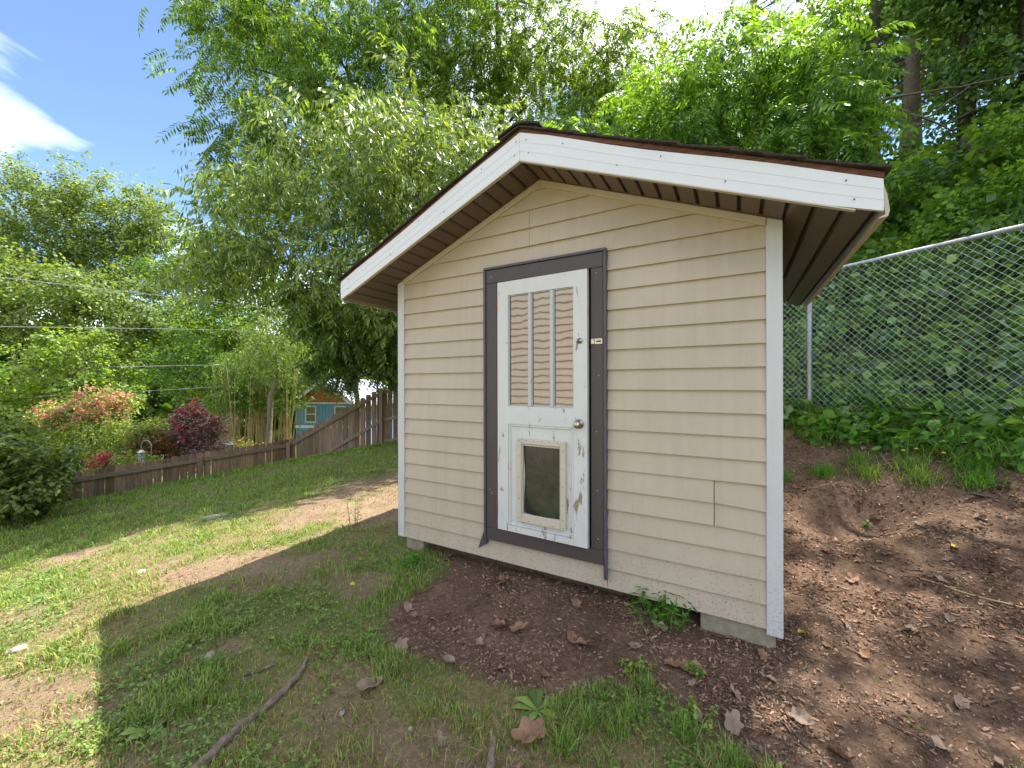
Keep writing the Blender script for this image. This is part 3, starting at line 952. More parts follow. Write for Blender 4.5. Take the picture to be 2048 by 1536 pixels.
fv, ff = [], []
nu, nv = 15, 21
for j in range(nv):
    for i in range(nu):
        u = .2172 + (.4993 - .2172) * i / (nu - 1); z = .398 + (.872 - .398) * j / (nv - 1)
        a, b = i / (nu - 1) * 2 - 1, j / (nv - 1)
        fv.append((u, -TH + .010 - .020 * (1 - a * a) * (.35 + .65 * (1 - b)) + .003 * math.sin(b * 3.1), z))
for j in range(nv - 1):
    for i in range(nu - 1):
        o = j * nu + i
        ff.append((o, o + 1, o + nu + 1, o + nu))
MB().add(fv, np.array(ff)).build('pet_door_flap', mat_flap(), door, smooth=True)
V, F = lathe([(0.0, -.002), (.003, -.002), (.003, .0)], 6)
for u, z in ((.19, .905), (.25, .912), (.31, .912), (.37, .912), (.43, .912), (.49, .912), (.527, .86), (.527, .74), (.527, .62), (.527, .50), (.527, .40), (.19, .36), (.27, .35), (.36, .35), (.45, .35), (.53, .35), (.19, .5), (.19, .65), (.19, .8)):
    MB().add(V + np.array([u, -TH - .016, z]), F).build('screw', M['screw'], door)
# knob and upper lock
V, F = lathe([(0.0, -.062), (.014, -.061), (.022, -.055), (.026, -.045), (.024, -.034), (.014, -.026), (.012, -.010), (.030, -.008), (.031, 0)], 20)
MB().add(V + np.array([.638, -TH, 1.045]), F).build('door_knob', M['brass'], door, smooth=True)
V, F = lathe([(0.0, -.020), (.006, -.020), (.007, -.008), (.018, -.007), (.019, 0)], 14)
MB().add(V + np.array([.642, -TH, 1.585]), F).build('door_lock', M['metal'], door, smooth=True)
V, F = lathe([(0.0, -.0215), (.004, -.0215), (.004, -.019)], 8)
MB().add(V + np.array([.642, -TH, 1.585]), F).build('lock_pin', M['screw'], door)
for z in (1.84, .37):
    mb = MB()
    V, F = lathe([(0.0, 0), (.0065, 0), (.0065, .09), (0.0, .09)], 8, 'z')
    mb.add(V + np.array([-.006, -TH - .001, z]), F)
    mb.build('hinge', M['rust'], door)

# ================================================================== wooden fence
FENCE = [(-9.62, 5.90), (-6.05, 10.80), (-3.69, 11.30), (-1.0, 11.15)]
FTOP = [-0.36, -0.09, 1.33, 1.85]


def picket_mesh(w, h, seed):
    r = random.Random(seed)
    a, b = .030 + r.uniform(-.004, .004), .034
    poly = [(-w / 2, -h), (w / 2, -h), (w / 2, -b), (w / 2 - a * .35, -b * .42), (w / 2 - a, 0), (-w / 2 + a, 0), (-w / 2 + a * .35, -b * .42), (-w / 2, -b)]
    return MB().prism_y(poly, -.008, .008).mesh('picket', M['fencewood'])


wf = empty('picket_fence', (FENCE[1][0], FENCE[1][1], gz(*FENCE[1])))
tag(wf, 'weathered brown wooden picket fence stepping up the bank behind the lawn', 'fence')
wfo = np.array([FENCE[1][0], FENCE[1][1], gz(*FENCE[1])])
pmesh = [picket_mesh(.138 + .004 * (i % 3 - 1), 1.75, i) for i in range(4)]
rf = random.Random(3)
for sec in range(3):
    A = np.array(FENCE[sec]); Bv = np.array(FENCE[sec + 1])
    d = Bv - A; Ls = np.hypot(*d); d /= Ls
    nrm = np.array([-d[1], d[0]])              # away from the camera
    if nrm[1] < 0: nrm = -nrm
    ang = math.atan2(d[1], d[0])
    n = int(Ls / .1475)
    for i in range(n):
        t = (i + .5) / n
        p = A + (Bv - A) * t
        z = FTOP[sec] + (FTOP[sec + 1] - FTOP[sec]) * t + rf.uniform(-.012, .012)
        o = link('picket', rf.choice(pmesh), wf, (p[0] + nrm[0] * .012 - wfo[0], p[1] + nrm[1] * .012 - wfo[1], z - wfo[2]), (0, rf.uniform(-.010, .010), ang + rf.uniform(-.02, .02)))
    for off in (.155, .94, 1.55):
        z0, z1 = FTOP[sec] - off, FTOP[sec + 1] - off
        a3 = np.array([*(A - nrm * .025), z0]); b3 = np.array([*(Bv - nrm * .025), z1])
        L3 = np.linalg.norm(b3 - a3)
        me = bevel_mesh(MB().box(-.042, .042, -.019, .019, 0, L3 - .02).mesh('rail', M['fencerail']), .003)
        o = link('rail', me, wf, tuple(a3 - wfo))
        zz = (b3 - a3) / L3
        yv = np.array([*(-nrm), 0.0]); xv = np.cross(yv, zz)
        o.rotation_euler = Matrix(((xv[0], yv[0], zz[0]), (xv[1], yv[1], zz[1]), (xv[2], yv[2], zz[2]))).to_euler()
    npst = max(1, round(Ls / 2.35))
    for i in range(npst + (1 if sec == 2 else 0)):
        t = i / npst
        p = A + (Bv - A) * t - nrm * .085
        z = FTOP[sec] + (FTOP[sec + 1] - FTOP[sec]) * t - .075
        me = bevel_mesh(MB().box(-.044, .044, -.044, .044, -1.75, 0).mesh('fence_post', M['fencewood']), .005)
        link('fence_post', me, wf, (p[0] - wfo[0], p[1] - wfo[1], z - wfo[2]), (0, 0, ang))

# ================================================================== chain-link fence
CA, CB = np.array([3.72, 5.0]), np.array([4.42, 3.43])
cd = (CB - CA) / np.linalg.norm(CB - CA)
ca_ang = math.atan2(cd[1], cd[0])
CZT, CH = 2.77, 1.80
clf = empty('chain_link_fence', (CA[0], CA[1], CZT - CH), ca_ang)
tag(clf, 'tall galvanised chain-link fence at the foot of the overgrown bank', 'fence')
p_, h_ = .0362, .074
nz = int(CH / (h_ / 2))
P = []
for k in range(nz + 1):
    P.append(((k % 2) * (p_ + .002), .0035 * (1 if k % 2 else -1), k * h_ / 2 + .01))
P[-1] = (P[-1][0], P[-1][1], P[-1][2] + .02)
wire_me = MB().tube(P, .0023, 4, False).mesh('wire', M['wire'])
U0, U1 = -3.2, 4.6
i0, i1 = int(U0 / p_), int(U1 / p_)
for i in range(i0, i1):
    o = link('wire', wire_me, clf, (i * p_, 0.0, 0.0 if i % 2 == 0 else h_ / 2 - .037))
    if i % 2: o.scale = (-1, 1, 1); o.location.x = (i + 1) * p_; o.location.z = 0.0
    o.location.z += .006 * math.sin(i * .19) + rf.uniform(-.002, .002); o.location.y += .012 * math.sin(i * .061 + 1); o.rotation_euler = (.02 * math.sin(i * .11), 0, 0)
MB().tube([(U0, .028, CH), (0, .028, CH + .004), (2.2, .028, CH - .004), (U1, .028, CH)], .021, 10).build('top_rail', M['galv'], clf, smooth=True)
for u in (-3.0, 0.0, 2.95):
    MB().tube([(u, .045, -.7), (u, .045, CH * .5), (u, .045, CH - .01)], .026, 12).build('line_post', M['galv'], clf, smooth=True)
    V, F = lathe([(0.0, CH + .03), (.02, CH + .025), (.03, CH - .015), (.03, CH - .04)], 12, 'z')
    MB().add(V + np.array([u, .045, 0]), F).build('post_cap', M['galv'], clf, smooth=True)
for k in range(-10, 15):
    u = k * .3 + .1
    MB().tube([(u, .028 + .026 * math.cos(a), CH - .004 + .026 * math.sin(a)) for a in np.linspace(0, 6.1, 9)], .002, 4, False).build('tie_wire', M['wire'], clf)

# ================================================================== houses
# the beige house behind the viewpoint: it faces the shed and shows in the door panes
HX, HY = from_shed(-3.0, -7.75)
house = empty('siding_house', (HX, HY, gz(HX, HY) - .1), SHED_ROT)
tag(house, 'beige lap-sided house wall facing the shed, mirrored in its door panes', 'house')
bbox('wall', M['siding'], house, -3.6, 3.2, -.30, -.02, 0.0, 5.7, .0)
for k in range(27):
    z0, z1 = k * .205, (k + 1) * .205 + .004
    mb = MB()
    mb.add([(-3.6, 0.024, z0), (3.2, 0.024, z0), (3.2, .003, z1), (-3.6, .003, z1)], np.array([[0, 3, 2, 1]]))
    mb.add([(-3.6, 0.024, z0), (3.2, 0.024, z0), (3.2, -.01, z0 + .003), (-3.6, -.01, z0 + .003)], np.array([[0, 1, 2, 3]]))
    mb.build('siding_board', M['siding'], house)
bbox('foundation', M['concrete'], house, -3.6, 3.2, -.3, -.004, -1.5, -.002, .0)

# blue cottage down the slope, gable towards the yard
M['blue'] = mat_plain('blue painted boards', (0.16, 0.35, 0.58), 0.6, 0.08, 6)
M['blue2'] = mat_plain('blue painted batten', (0.14, 0.31, 0.53), 0.6, 0.08, 6)
M['orange'] = mat_plain('orange gable boards', (0.45, 0.155, 0.06), 0.6, 0.14, 8)
M['white'] = mat_plain('white paint', (0.78, 0.78, 0.78), 0.5, 0.04, 8)
M['tinroof'] = mat_plain('grey metal roofing', (0.42, 0.43, 0.47), 0.38, 0.06, 4, metal=0.35)
M['winglass'] = mat_plain('dark window glass', (0.03, 0.035, 0.04), 0.08, 0.1, 3, spec=0.8)
hz = -3.1
cot = empty('blue_cottage', (-11.3, 24.0, hz), R(-6))
tag(cot, 'blue board-sided cottage with orange gable and grey metal roof', 'house')
hw, eav, apx = 1.87, 3.42, 4.75
MB().box(-hw, hw, 0, 7, 0, eav).build('wall', M['blue'], cot)
for i in range(19):
    x = -hw + .1 + i * (2 * hw - .2) / 18
    bbox('batten', M['blue2'], cot, x - .02, x + .02, -.02, -.001, 0.0, eav - .02, .0)
g = MB(); g.prism_y([(-hw, eav + .001), (hw, eav + .001), (0, apx - .12)], 0.0, 7.0); g.build('gable', M['orange'], cot)
for i in range(8):
    z = eav + .06 + i * .15
    xx = hw * (1 - (z - eav) / (apx - .12 - eav)) - .12
    if xx > .1: bbox('gable_board', M['orange'], cot, -xx, xx, -.018, -.002, z, z + .138, .0)
bbox('white_band', M['white'], cot, -hw - .02, hw + .02, -.04, -.022, 1.86, 2.02, .004)
bbox('lower_band', M['white'], cot, -hw - .02, hw + .02, -.036, -.0215, eav - .08, eav + .0, .004)
for s in (-1, 1):
    ov = .42
    xe = s * (hw + ov); ze = eav - ov * (apx - eav) / hw
    me = MB().prism_y([(s * .001, apx), (xe, ze), (xe, ze + .09), (s * .001, apx + .10)], -.45, 7.3)
    ro = me.build('roof', M['tinroof'], cot)
    for q in range(9):
        y = -.4 + q * .9
        t0 = np.array([s * .05, y, apx + .10]); t1 = np.array([xe, y, ze + .10])
        MB().tube([t0, (t0 + t1) / 2, t1], .018, 5).build('seam', M['tinroof'], ro)
    MB().prism_y([(s * .001, apx - .16), (xe, ze - .16), (xe, ze - .004), (s * .001, apx - .004)], -.47, -.44).build('bargeboard', M['white'], cot)
for x0, x1 in ((-1.25, -.55), (.62, 1.32)):
    f_ = empty('window', parent=cot)
    bbox('pane', M['winglass'], f_, x0 + .06, x1 - .06, -.030, -.024, 2.26, 3.14, .0)
    for a, b, c, d in ((x0, x0 + .06, 2.2, 3.2), (x1 - .06, x1, 2.2, 3.2), (x0 + .062, x1 - .062, 2.2, 2.26), (x0 + .062, x1 - .062, 3.14, 3.2), (x0 + .062, x1 - .062, 2.68, 2.73)):
        bbox('window_frame', M['white'], f_, a, b, -.05, -.022, c, d, .0)

# ================================================================== power lines
PL = [('thin grey power line, highest of those across the far trees', [(-23.1, 15.0, 5.9), (-12.9, 18.3, 5.12), (-3.2, 20.5, 4.19)]),
      ('thin grey power line, second from top across the far trees', [(-23.1, 15.0, 3.67), (-12.0, 18.55, 3.93), (-3.2, 20.5, 3.99)]),
      ('thin grey power line, third from top across the far trees', [(-23.1, 15.0, 1.97), (-8.4, 19.4, 2.48), (-3.2, 20.5, 2.67)]),
      ('thin grey power line, lowest one, just above the pink shrub', [(-23.1, 15.0, .75), (-11.8, 18.6, 1.41), (-3.2, 20.5, 2.08)])]
for lab, pts in PL:
    a, b, c = map(np.array, pts)
    t = np.linspace(-0.9, 1.6, 40)[:, None]
    # smooth curve through the three points, gently sagging beyond them
    s_ = np.linalg.norm(b - a) / np.linalg.norm(c - a)
    q = (t + .9) / 2.5
    u = q * 1.5 - .25
    Pn = a + (c - a) * u
    bump_ = (b - (a + (c - a) * s_)) / (s_ * (1 - s_))
    Pn = Pn + bump_ * u * (1 - u)
    o = MB().tube(Pn, .016, 5, False).build('power_line', M['cable'])
    tag(o, lab, 'power line', 'power lines across the valley')

# ================================================================== foliage tools
def quad_leaf(base, d, side, L, w, sag=0.0, mid=0.45):
    """four-cornered leaf: base, edge, tip, edge"""
    base, d, side = map(np.asarray, (base, d, side))
    dn = np.array([0, 0, -sag])
    return [base, base + d * L * mid + side * w / 2 + dn * .3, base + d * L + dn, base + d * L * mid - side * w / 2 + dn * .3]


def tm_pinnate(pairs=7, L=.46, leaf=.115, w=.036, droop=.16, seed=0):
    r = random.Random(seed)
    V, F = [], []
    for i in range(pairs * 2 + 1):
        t = .18 + .82 * (i // 2) / pairs
        p = np.array([t * L, 0, -droop * t * t])
        if i == pairs * 2: d, s = np.array([1, 0, -.5]), np.array([0, 1, 0])
        else:
            sg = 1 if i % 2 else -1
            d = np.array([.38, sg * .9, -.42 + r.uniform(-.2, .2)]); s = np.array([.9, -sg * .38, r.uniform(-.3, .3)])
        d = d / np.linalg.norm(d); s = s / np.linalg.norm(s)
        k = len(V)
        V += quad_leaf(p, d, s, leaf * r.uniform(.8, 1.1) * (1 - .3 * abs(t - .55)), w, .03)
        F.append((k, k + 1, k + 2, k + 3))
    k = len(V)
    V += [(0, 0, .004), (L * .5, 0, -droop * .25 + .004), (L, 0, -droop), (L * .5, .004, -droop * .25)]
    F.append((k, k + 1, k + 2, k + 3))
    return np.array(V, float), np.array(F)


def tm_narrow(n=11, L=.42, leaf=.115, w=.024, seed=0):
    r = random.Random(seed)
    V, F = [], []
    for i in range(n):
        t = .1 + .9 * i / (n - 1)
        p = np.array([t * L, 0, -.10 * t * t])
        a = r.uniform(-1.4, 1.4)
        d = np.array([.55, math.sin(a) * .8, -.75 + r.uniform(-.3, .25)]); d /= np.linalg.norm(d)
        s = np.cross(d, [r.uniform(-.5, .5), r.uniform(-.5, .5), 1]); s /= np.linalg.norm(s)
        k = len(V)
        V += quad_leaf(p, d, s, leaf * r.uniform(.75, 1.15), w, .02)
        F.append((k, k + 1, k + 2, k + 3))
    k = len(V)
    V += [(0, 0, 0), (L * .5, 0, -.025), (L, 0, -.10), (L * .5, .004, -.025)]
    F.append((k, k + 1, k + 2, k + 3))
    return np.array(V, float), np.array(F)


def tm_broad(n=9, Rr=.26, leaf=.15, w=.12, seed=0, flat=.5):
    r = random.Random(seed)
    V, F = [], []
    for i in range(n):
        p = np.array([r.uniform(0, 1) * Rr * 1.4, r.uniform(-1, 1) * Rr * .8, r.uniform(-1, 1) * Rr * .45])
        a = r.uniform(-1.6, 1.6)
        d = np.array([math.cos(a), math.sin(a), r.uniform(-.8, .15)]); d /= np.linalg.norm(d)
        s = np.cross(d, [r.uniform(-flat, flat), r.uniform(-flat, flat), 1]); s /= np.linalg.norm(s)
        k = len(V)
        V += quad_leaf(p, d, s, leaf * r.uniform(.7, 1.15), w * r.uniform(.8, 1.1), .02)
        F.append((k, k + 1, k + 2, k + 3))
    return np.array(V, float), np.array(F)


def tm_needles(n=16, L=.14, seed=0):
    r = random.Random(seed)
    V, F = [], []
    for i in range(n):
        d = np.array([r.uniform(.2, 1), r.uniform(-1, 1), r.uniform(-.7, .8)]); d /= np.linalg.norm(d)
        s = np.cross(d, [0, 0, 1.0]); s /= np.linalg.norm(s) + 1e-6
        p = np.array([r.uniform(0, .25), 0, 0])
        k = len(V)
        V += quad_leaf(p, d, s, L * r.uniform(.7, 1.1), .010, .01)
        F.append((k, k + 1, k + 2, k + 3))
    return np.array(V, float), np.array(F)


def frames(D, roll):
    D = D / (np.linalg.norm(D, axis=1)[:, None] + 1e-9)
    up = np.broadcast_to(np.array([0.02, 0.01, 1.0]), D.shape)
    S = np.cross(up, D); S /= np.linalg.norm(S, axis=1)[:, None] + 1e-9
    Nn = np.cross(D, S)
    c, s = np.cos(roll)[:, None], np.sin(roll)[:, None]
    S2 = S * c + Nn * s; N2 = -S * s + Nn * c
    return np.stack([D, S2, N2], 2)        # columns


def scatter(mb, tmpls, P, D, scale, rng, roll=0.5):
    """copies of small leaf sprays joined into one crown"""
    which = rng.integers(0, len(tmpls), len(P))
    rl = rng.normal(0, roll, len(P))
    Rm = frames(D, rl)
    for k, (V, F) in enumerate(tmpls):
        m = which == k
        if not m.any(): continue
        W = np.einsum('nij,vj->nvi', Rm[m], V) * scale[m][:, None, None] + P[m][:, None, :]
        n, v = W.shape[0], W.shape[1]
        Fa = (F[None] + (np.arange(n) * v)[:, None, None]).reshape(-1, F.shape[1])
        mb.add(W.reshape(-1, 3), Fa)


def bent(a, b, n=6, amt=.12, rng=None, sag=0.0):
    a, b = np.asarray(a, float), np.asarray(b, float)
    t = np.linspace(0, 1, n)[:, None]
    P = a + (b - a) * t
    L = np.linalg.norm(b - a)
    off = np.cumsum(rng.normal(0, amt * L / n, (n, 3)), 0)
    off -= off[-1] * t
    off[0] = 0
    P = P + off
    P[:, 2] += sag * L * (t[:, 0] * (1 - t[:, 0]))
    return P


def make_crown(lobes, n, rng, droop=.3, tips_per=14, spread=.2, shell=.45):
    """lobes: (x,y,z, rx,ry,rz). Sprays gather round branch tips, so gaps stay between them"""
    vol = np.array([(l[3] * l[4] * l[5]) ** (2 / 3.) for l in lobes]); vol /= vol.sum()
    Ps, Ds, tips = [], [], []
    for l, w in zip(lobes, vol):
        c = np.array(l[:3]); r = np.array(l[3:6])
        nt = max(5, int(tips_per * len(lobes) * w))
        u = rng.normal(size=(nt, 3)); u /= np.linalg.norm(u, axis=1)[:, None]
        T = u * (rng.uniform(shell ** 3, 1, nt) ** (1 / 3.))[:, None]
        tips.append(c + T * r)
        m = int(n * w)
        k = rng.integers(0, nt, m)
        s = spread * rng.uniform(.6, 1.3, nt)[k][:, None]
        Q = T[k] + rng.normal(size=(m, 3)) * s
        Ps.append(c + Q * r)
        d = Q * r / r.mean() + rng.normal(size=(m, 3)) * .55
        d[:, 2] = d[:, 2] * .5 - droop
        Ds.append(d)
    return np.concatenate(Ps), np.concatenate(Ds), tips


def make_tree(name, label, base, trunk_top, lobes, n, leaf, tmpls, seed, cat='tree', group=None, r0=.18, r1=.05, droop=.3,
              scale=(.8, 1.25), tips_per=14, spread=.2, bark='bark', limb_n=7, crown_name='crown', roll=.5, flowers=None, lean=.06, shell=.45):
    rng = np.random.default_rng(seed)
    base = np.array(base, float)
    root = empty(name, tuple(base))
    tag(root, label, cat, group)
    P, D, tips = make_crown(lobes, n, rng, droop, tips_per, spread, shell)
    mb = MB()
    trunk = bent(base - [0, 0, .3], trunk_top, 9, lean, rng)
    rad = np.linspace(r0, r1, len(trunk)); rad[0] *= 1.25
    mb.tube(trunk - base, rad, 9)
    ht = np.linalg.norm(np.array(trunk_top) - base)
    for l, tp in zip(lobes, tips):
        c = np.array(l[:3])
        zt = np.clip((c[2] - l[5] * .6 - base[2]) / max(.1, (trunk_top[2] - base[2])), .22, .95)
        f = zt * (len(trunk) - 1); i = int(f); i = min(i, len(trunk) - 2)
        s0 = trunk[i] + (trunk[i + 1] - trunk[i]) * (f - i)
        rr = np.interp(zt, [0, 1], [r0, r1]) * .55
        lb = bent(s0, c, 7, .16, rng, .10)
        mb.tube(lb - base, np.linspace(rr, rr * .4, 7), 6)
        for t in tp[:limb_n]:
            k = int(rng.integers(2, 7))
            tw = bent(lb[k], t, 6, .22, rng, .12)
            mb.tube(tw - base, np.linspace(rr * .34, rr * .06, 6), 4, False)
    mb.build('trunk', M[bark], root, smooth=True)
    cb = MB()
    scatter(cb, tmpls, P - base, D, rng.uniform(scale[0], scale[1], len(P)), rng, roll)
    cr = cb.build(crown_name, LEAF[leaf], root)
    cr['kind'] = 'stuff'
    if flowers:
        fl, fm, nf, zmin = flowers
        sel = P[P[:, 2] > np.quantile(P[:, 2], zmin)]
        sel = sel[rng.integers(0, len(sel), nf // 9)]
        Pf = np.repeat(sel, 9, 0) + rng.normal(size=(len(sel) * 9, 3)) * .045 + [0, 0, .05]
        fb = MB()
        scatter(fb, [fm], Pf - base, rng.normal(size=(len(Pf), 3)) + [0, 0, .8], np.full(len(Pf), 1.0), rng, 1.5)
        fo = fb.build('blossom', LEAF[fl], root); fo['kind'] = 'stuff'
    return root


T_PIN = [tm_pinnate(7, .46, .120, .038, .16, 1), tm_pinnate(8, .52, .125, .036, .22, 2), tm_pinnate(6, .40, .11, .040, .10, 3)]
T_AIL = [tm_pinnate(8, .62, .15, .050, .20, 4), tm_pinnate(9, .70, .15, .048, .28, 5)]
T_LOC = [tm_pinnate(6, .36, .095, .040, .12, 6), tm_pinnate(7, .40, .10, .040, .16, 7)]
T_NAR = [tm_narrow(10, .36, .115, .031, 1), tm_narrow(11, .42, .12, .030, 2), tm_narrow(9, .30, .11, .032, 3)]
T_BRD = [tm_broad(7, .30, .18, .14, i) for i in range(3)]
T_WOOD = [tm_broad(3, .22, .24, .2, i) for i in range(3)]
T_MAP = [tm_broad(10, .24, .13, .11, 20 + i) for i in range(3)]
T_SML = [tm_broad(10, .13, .060, .036, 40 + i) for i in range(3)]
T_VIN = [tm_broad(6, .16, .125, .105, 60 + i, .8) for i in range(3)]
T_NDL = [tm_needles(12, .19, i) for i in range(3)]
T_DOT = tm_broad(4, .04, .05, .045, 90, 1.5)


def G(x, y, dz=0.0):
    return (x, y, gz(x, y) + dz)


# ------------------------------------------------------------------ near trees behind the shed
make_tree('drooping_tree', 'narrow-leaved drooping tree whose boughs hang beside the shed roof', G(-1.9, 8.6), (-2.3, 8.6, 4.6),
          [(-2.0, 8.2, 5.3, 1.7, 1.5, 1.3), (-3.6, 8.1, 5.6, 1.6, 1.5, 1.3), (-.7, 8.4, 5.6, 1.3, 1.2, 1.1), (-4.9, 8.0, 4.5, 1.3, 1.3, 1.2),
           (-6.1, 8.1, 4.1, 1.0, 1.1, 1.1), (-3.3, 7.9, 4.0, 1.5, 1.3, 1.2), (-2.0, 7.7, 3.4, 1.1, 1.0, 1.0), (-2.2, 8.7, 6.4, 1.3, 1.2, .9), (-1.9, 8.8, 7.5, .9, .9, .8), (-3.3, 8.7, 6.9, 1.0, 1.0, .7), (-.9, 8.8, 6.9, .8, .8, .7)],
          3900, 'peach', T_NAR, 11, r0=.15, r1=.06, droop=.5, tips_per=24, spread=.17, bark='bark', limb_n=9, roll=.7, scale=(.95, 1.45))
make_tree('shade_tree', 'dark low-branched tree hanging over the fence in front of the blue cottage', G(-2.3, 9.8), (-2.4, 9.7, 3.0),
          [(-2.7, 9.4, 2.9, 1.0, .9, .75), (-3.7, 9.5, 2.75, .8, .8, .6), (-3.95, 9.5, 1.80, .34, .3, .5), (-4.45, 9.6, 1.95, .30, .3, .35), (-2.9, 9.4, 2.0, .4, .4, .35), (-4.8, 9.7, 3.4, .7, .7, .6)],
          1900, 'oak', T_LOC, 12, r0=.12, r1=.05, droop=.7, tips_per=18, spread=.22)
make_tree('walnut_tree', 'tall walnut with long feathery leaves at the edge of the open sky', G(-3.4, 13.2), (-5.2, 12.6, 11.5),
          [(-6.6, 12.0, 10.6, 2.3, 2.0, 1.9), (-8.3, 12.0, 11.2, 1.4, 1.4, 1.4), (-7.9, 12.0, 8.9, 1.2, 1.3, 1.2), (-6.8, 11.8, 8.2, 1.7, 1.6, 1.4), (-4.6, 12.0, 11.0, 2.0, 1.9, 1.9),
           (-4.4, 12.0, 8.6, 1.9, 1.7, 1.5), (-6.2, 12.2, 13.0, 2.4, 2.0, 1.5), (-8.9, 12.2, 13.0, 1.0, 1.2, 1.1), (-3.0, 12.2, 13.0, 2.2, 1.9, 1.7), (-8.0, 12.1, 13.6, 1.6, 1.5, 1.2)],
          3000, 'walnut', T_PIN, 13, r0=.22, r1=.07, droop=.55, tips_per=20, spread=.21, limb_n=9, scale=(1.2, 1.75))
make_tree('locust_tree', 'dark-trunked locust rising behind the ridge of the shed', G(-.6, 14.5), (-.5, 14.2, 15.0),
          [(-1.3, 14.0, 11.6, 1.9, 1.8, 1.8), (.8, 14.0, 11.4, 1.7, 1.7, 1.7), (-.8, 14.0, 14.0, 2.2, 1.9, 1.8), (1.3, 14.2, 13.8, 1.8, 1.8, 1.8), (-2.4, 14.2, 9.4, 1.4, 1.4, 1.3), (1.1, 14.0, 9.2, 1.4, 1.4, 1.2), (-.6, 14.2, 16.2, 2.0, 1.8, 1.4)],
          2700, 'locust', T_LOC, 14, r0=.20, r1=.07, droop=.45, tips_per=20, spread=.24, limb_n=8, scale=(1.1, 1.6))
make_tree('locust_tree', 'slender forked locust left of the shed ridge, pale sky between its leaves', G(-2.6, 15.4), (-1.6, 15.0, 11.5),
          [(-3.0, 15.0, 11.0, 1.7, 1.5, 1.5), (-1.6, 15.0, 13.2, 1.8, 1.6, 1.6), (-3.6, 15.0, 9.0, 1.4, 1.3, 1.2), (-.8, 15.2, 9.2, 1.4, 1.3, 1.2)],
          1400, 'locust', T_LOC, 15, r0=.17, r1=.06, droop=.45, tips_per=18, spread=.25, scale=(1.1, 1.6))
make_tree('locust_tree', 'sunlit yellow-green locust above the right roof slope', G(3.3, 13.5), (3.2, 13.2, 12.5),
          [(2.6, 13.0, 10.4, 1.7, 1.6, 1.5), (4.0, 13.0, 11.6, 1.6, 1.6, 1.6), (2.2, 13.0, 8.4, 1.5, 1.5, 1.2), (4.2, 13.0, 8.9, 1.5, 1.4, 1.4), (5.2, 13.2, 10.4, 1.3, 1.3, 1.3), (2.6, 13.2, 12.8, 1.5, 1.5, 1.0), (.9, 13.2, 8.6, 1.1, 1.2, 1.1)],
          2400, 'locust', T_LOC, 16, r0=.18, r1=.06, droop=.45, tips_per=19, spread=.25, scale=(1.1, 1.6))
make_tree('ailanthus_sapling', 'bright green sapling with long frond leaves above the middle of the right roof slope', G(4.9, 9.3), (4.7, 9.0, 8.2),
          [(4.1, 8.8, 6.6, 1.0, 1.0, .9), (5.0, 8.8, 7.6, 1.0, 1.0, 1.0), (5.5, 8.9, 6.5, .9, .9, .8), (4.7, 8.8, 8.7, .9, .9, .9), (3.6, 8.9, 7.6, .8, .8, .8), (5.8, 8.8, 8.0, .7, .8, .8)],
          900, 'ailanthus', T_AIL, 17, r0=.07, r1=.03, droop=.5, tips_per=12, spread=.24, group='ailanthus saplings behind the shed')
make_tree('ailanthus_sapling', 'frond-leaved sapling beside the lower end of the right roof slope', G(5.6, 7.6), (5.7, 7.4, 7.0),
          [(5.5, 7.3, 6.2, .6, .7, .7), (5.9, 7.3, 7.0, .5, .6, .6), (5.3, 7.2, 5.5, .5, .6, .5), (6.0, 7.3, 5.7, .45, .5, .5), (5.6, 7.3, 7.7, .4, .5, .5)],
          520, 'ailanthus', T_AIL, 18, r0=.06, r1=.02, droop=.5, tips_per=12, spread=.24, group='ailanthus saplings behind the shed')
make_tree('ailanthus_sapling', 'frond-leaved sapling just right of the shed ridge', G(3.0, 9.8), (3.0, 9.5, 7.6),
          [(2.7, 9.4, 6.6, .9, .9, .8), (3.4, 9.4, 7.4, .8, .8, .8), (1.9, 9.5, 6.7, .7, .7, .6), (3.9, 9.3, 6.4, .8, .8, .7)],
          800, 'ailanthus', T_AIL, 19, r0=.05, r1=.02, droop=.5, tips_per=12, spread=.26, group='ailanthus saplings behind the shed')


# ------------------------------------------------------------------ pines and ivy-clad trees on the hillside
def pine(label, x, y, h, seed, r0=.19):
    rng = np.random.default_rng(seed)
    b = np.array(G(x, y))
    root = empty('pine_tree', tuple(b)); tag(root, label, 'tree', 'pines on the hillside')
    mb, nb = MB(), MB()
    tr = bent([0, 0, -.4], [rng.uniform(-.4, .4), rng.uniform(-.3, .3), h], 10, .02, rng)
    mb.tube(tr, np.linspace(r0, .06, 10), 10)
    Pn, Dn = [], []
    for i in range(46):
        t = rng.uniform(.22, 1)
        f = t * 9; k = min(8, int(f)); s = tr[k] + (tr[k + 1] - tr[k]) * (f - k)
        a = rng.uniform(0, 6.28); Lb = rng.uniform(1.0, 3.0) * (1.1 - .55 * t)
        e = s + np.array([math.cos(a) * Lb, math.sin(a) * Lb, rng.uniform(-.3, .5)])
        br = bent(s, e, 6, .14, rng, .1)
        mb.tube(br, np.linspace(.032, .008, 6), 4, False)
        if t > .34 or rng.random() < .25:
            m = int(30 * Lb)
            u = rng.uniform(.3, 1.03, m)
            idx = np.clip((u * 5).astype(int), 0, 4)
            q = br[idx] + (br[idx + 1] - br[idx]) * (u * 5 - idx)[:, None] + rng.normal(size=(m, 3)) * [.2, .2, .10]
            Pn.append(q); Dn.append(np.tile((e - s)[None], (m, 1)) + rng.normal(size=(m, 3)) * .9)
    mb.build('trunk', M['bark_pale'], root, smooth=True)
    P, D = np.concatenate(Pn), np.concatenate(Dn)
    scatter(nb, T_NDL, P, D, rng.uniform(.8, 1.2, len(P)), rng, 1.0)
    c = nb.build('crown', LEAF['pine'], root); c['kind'] = 'stuff'


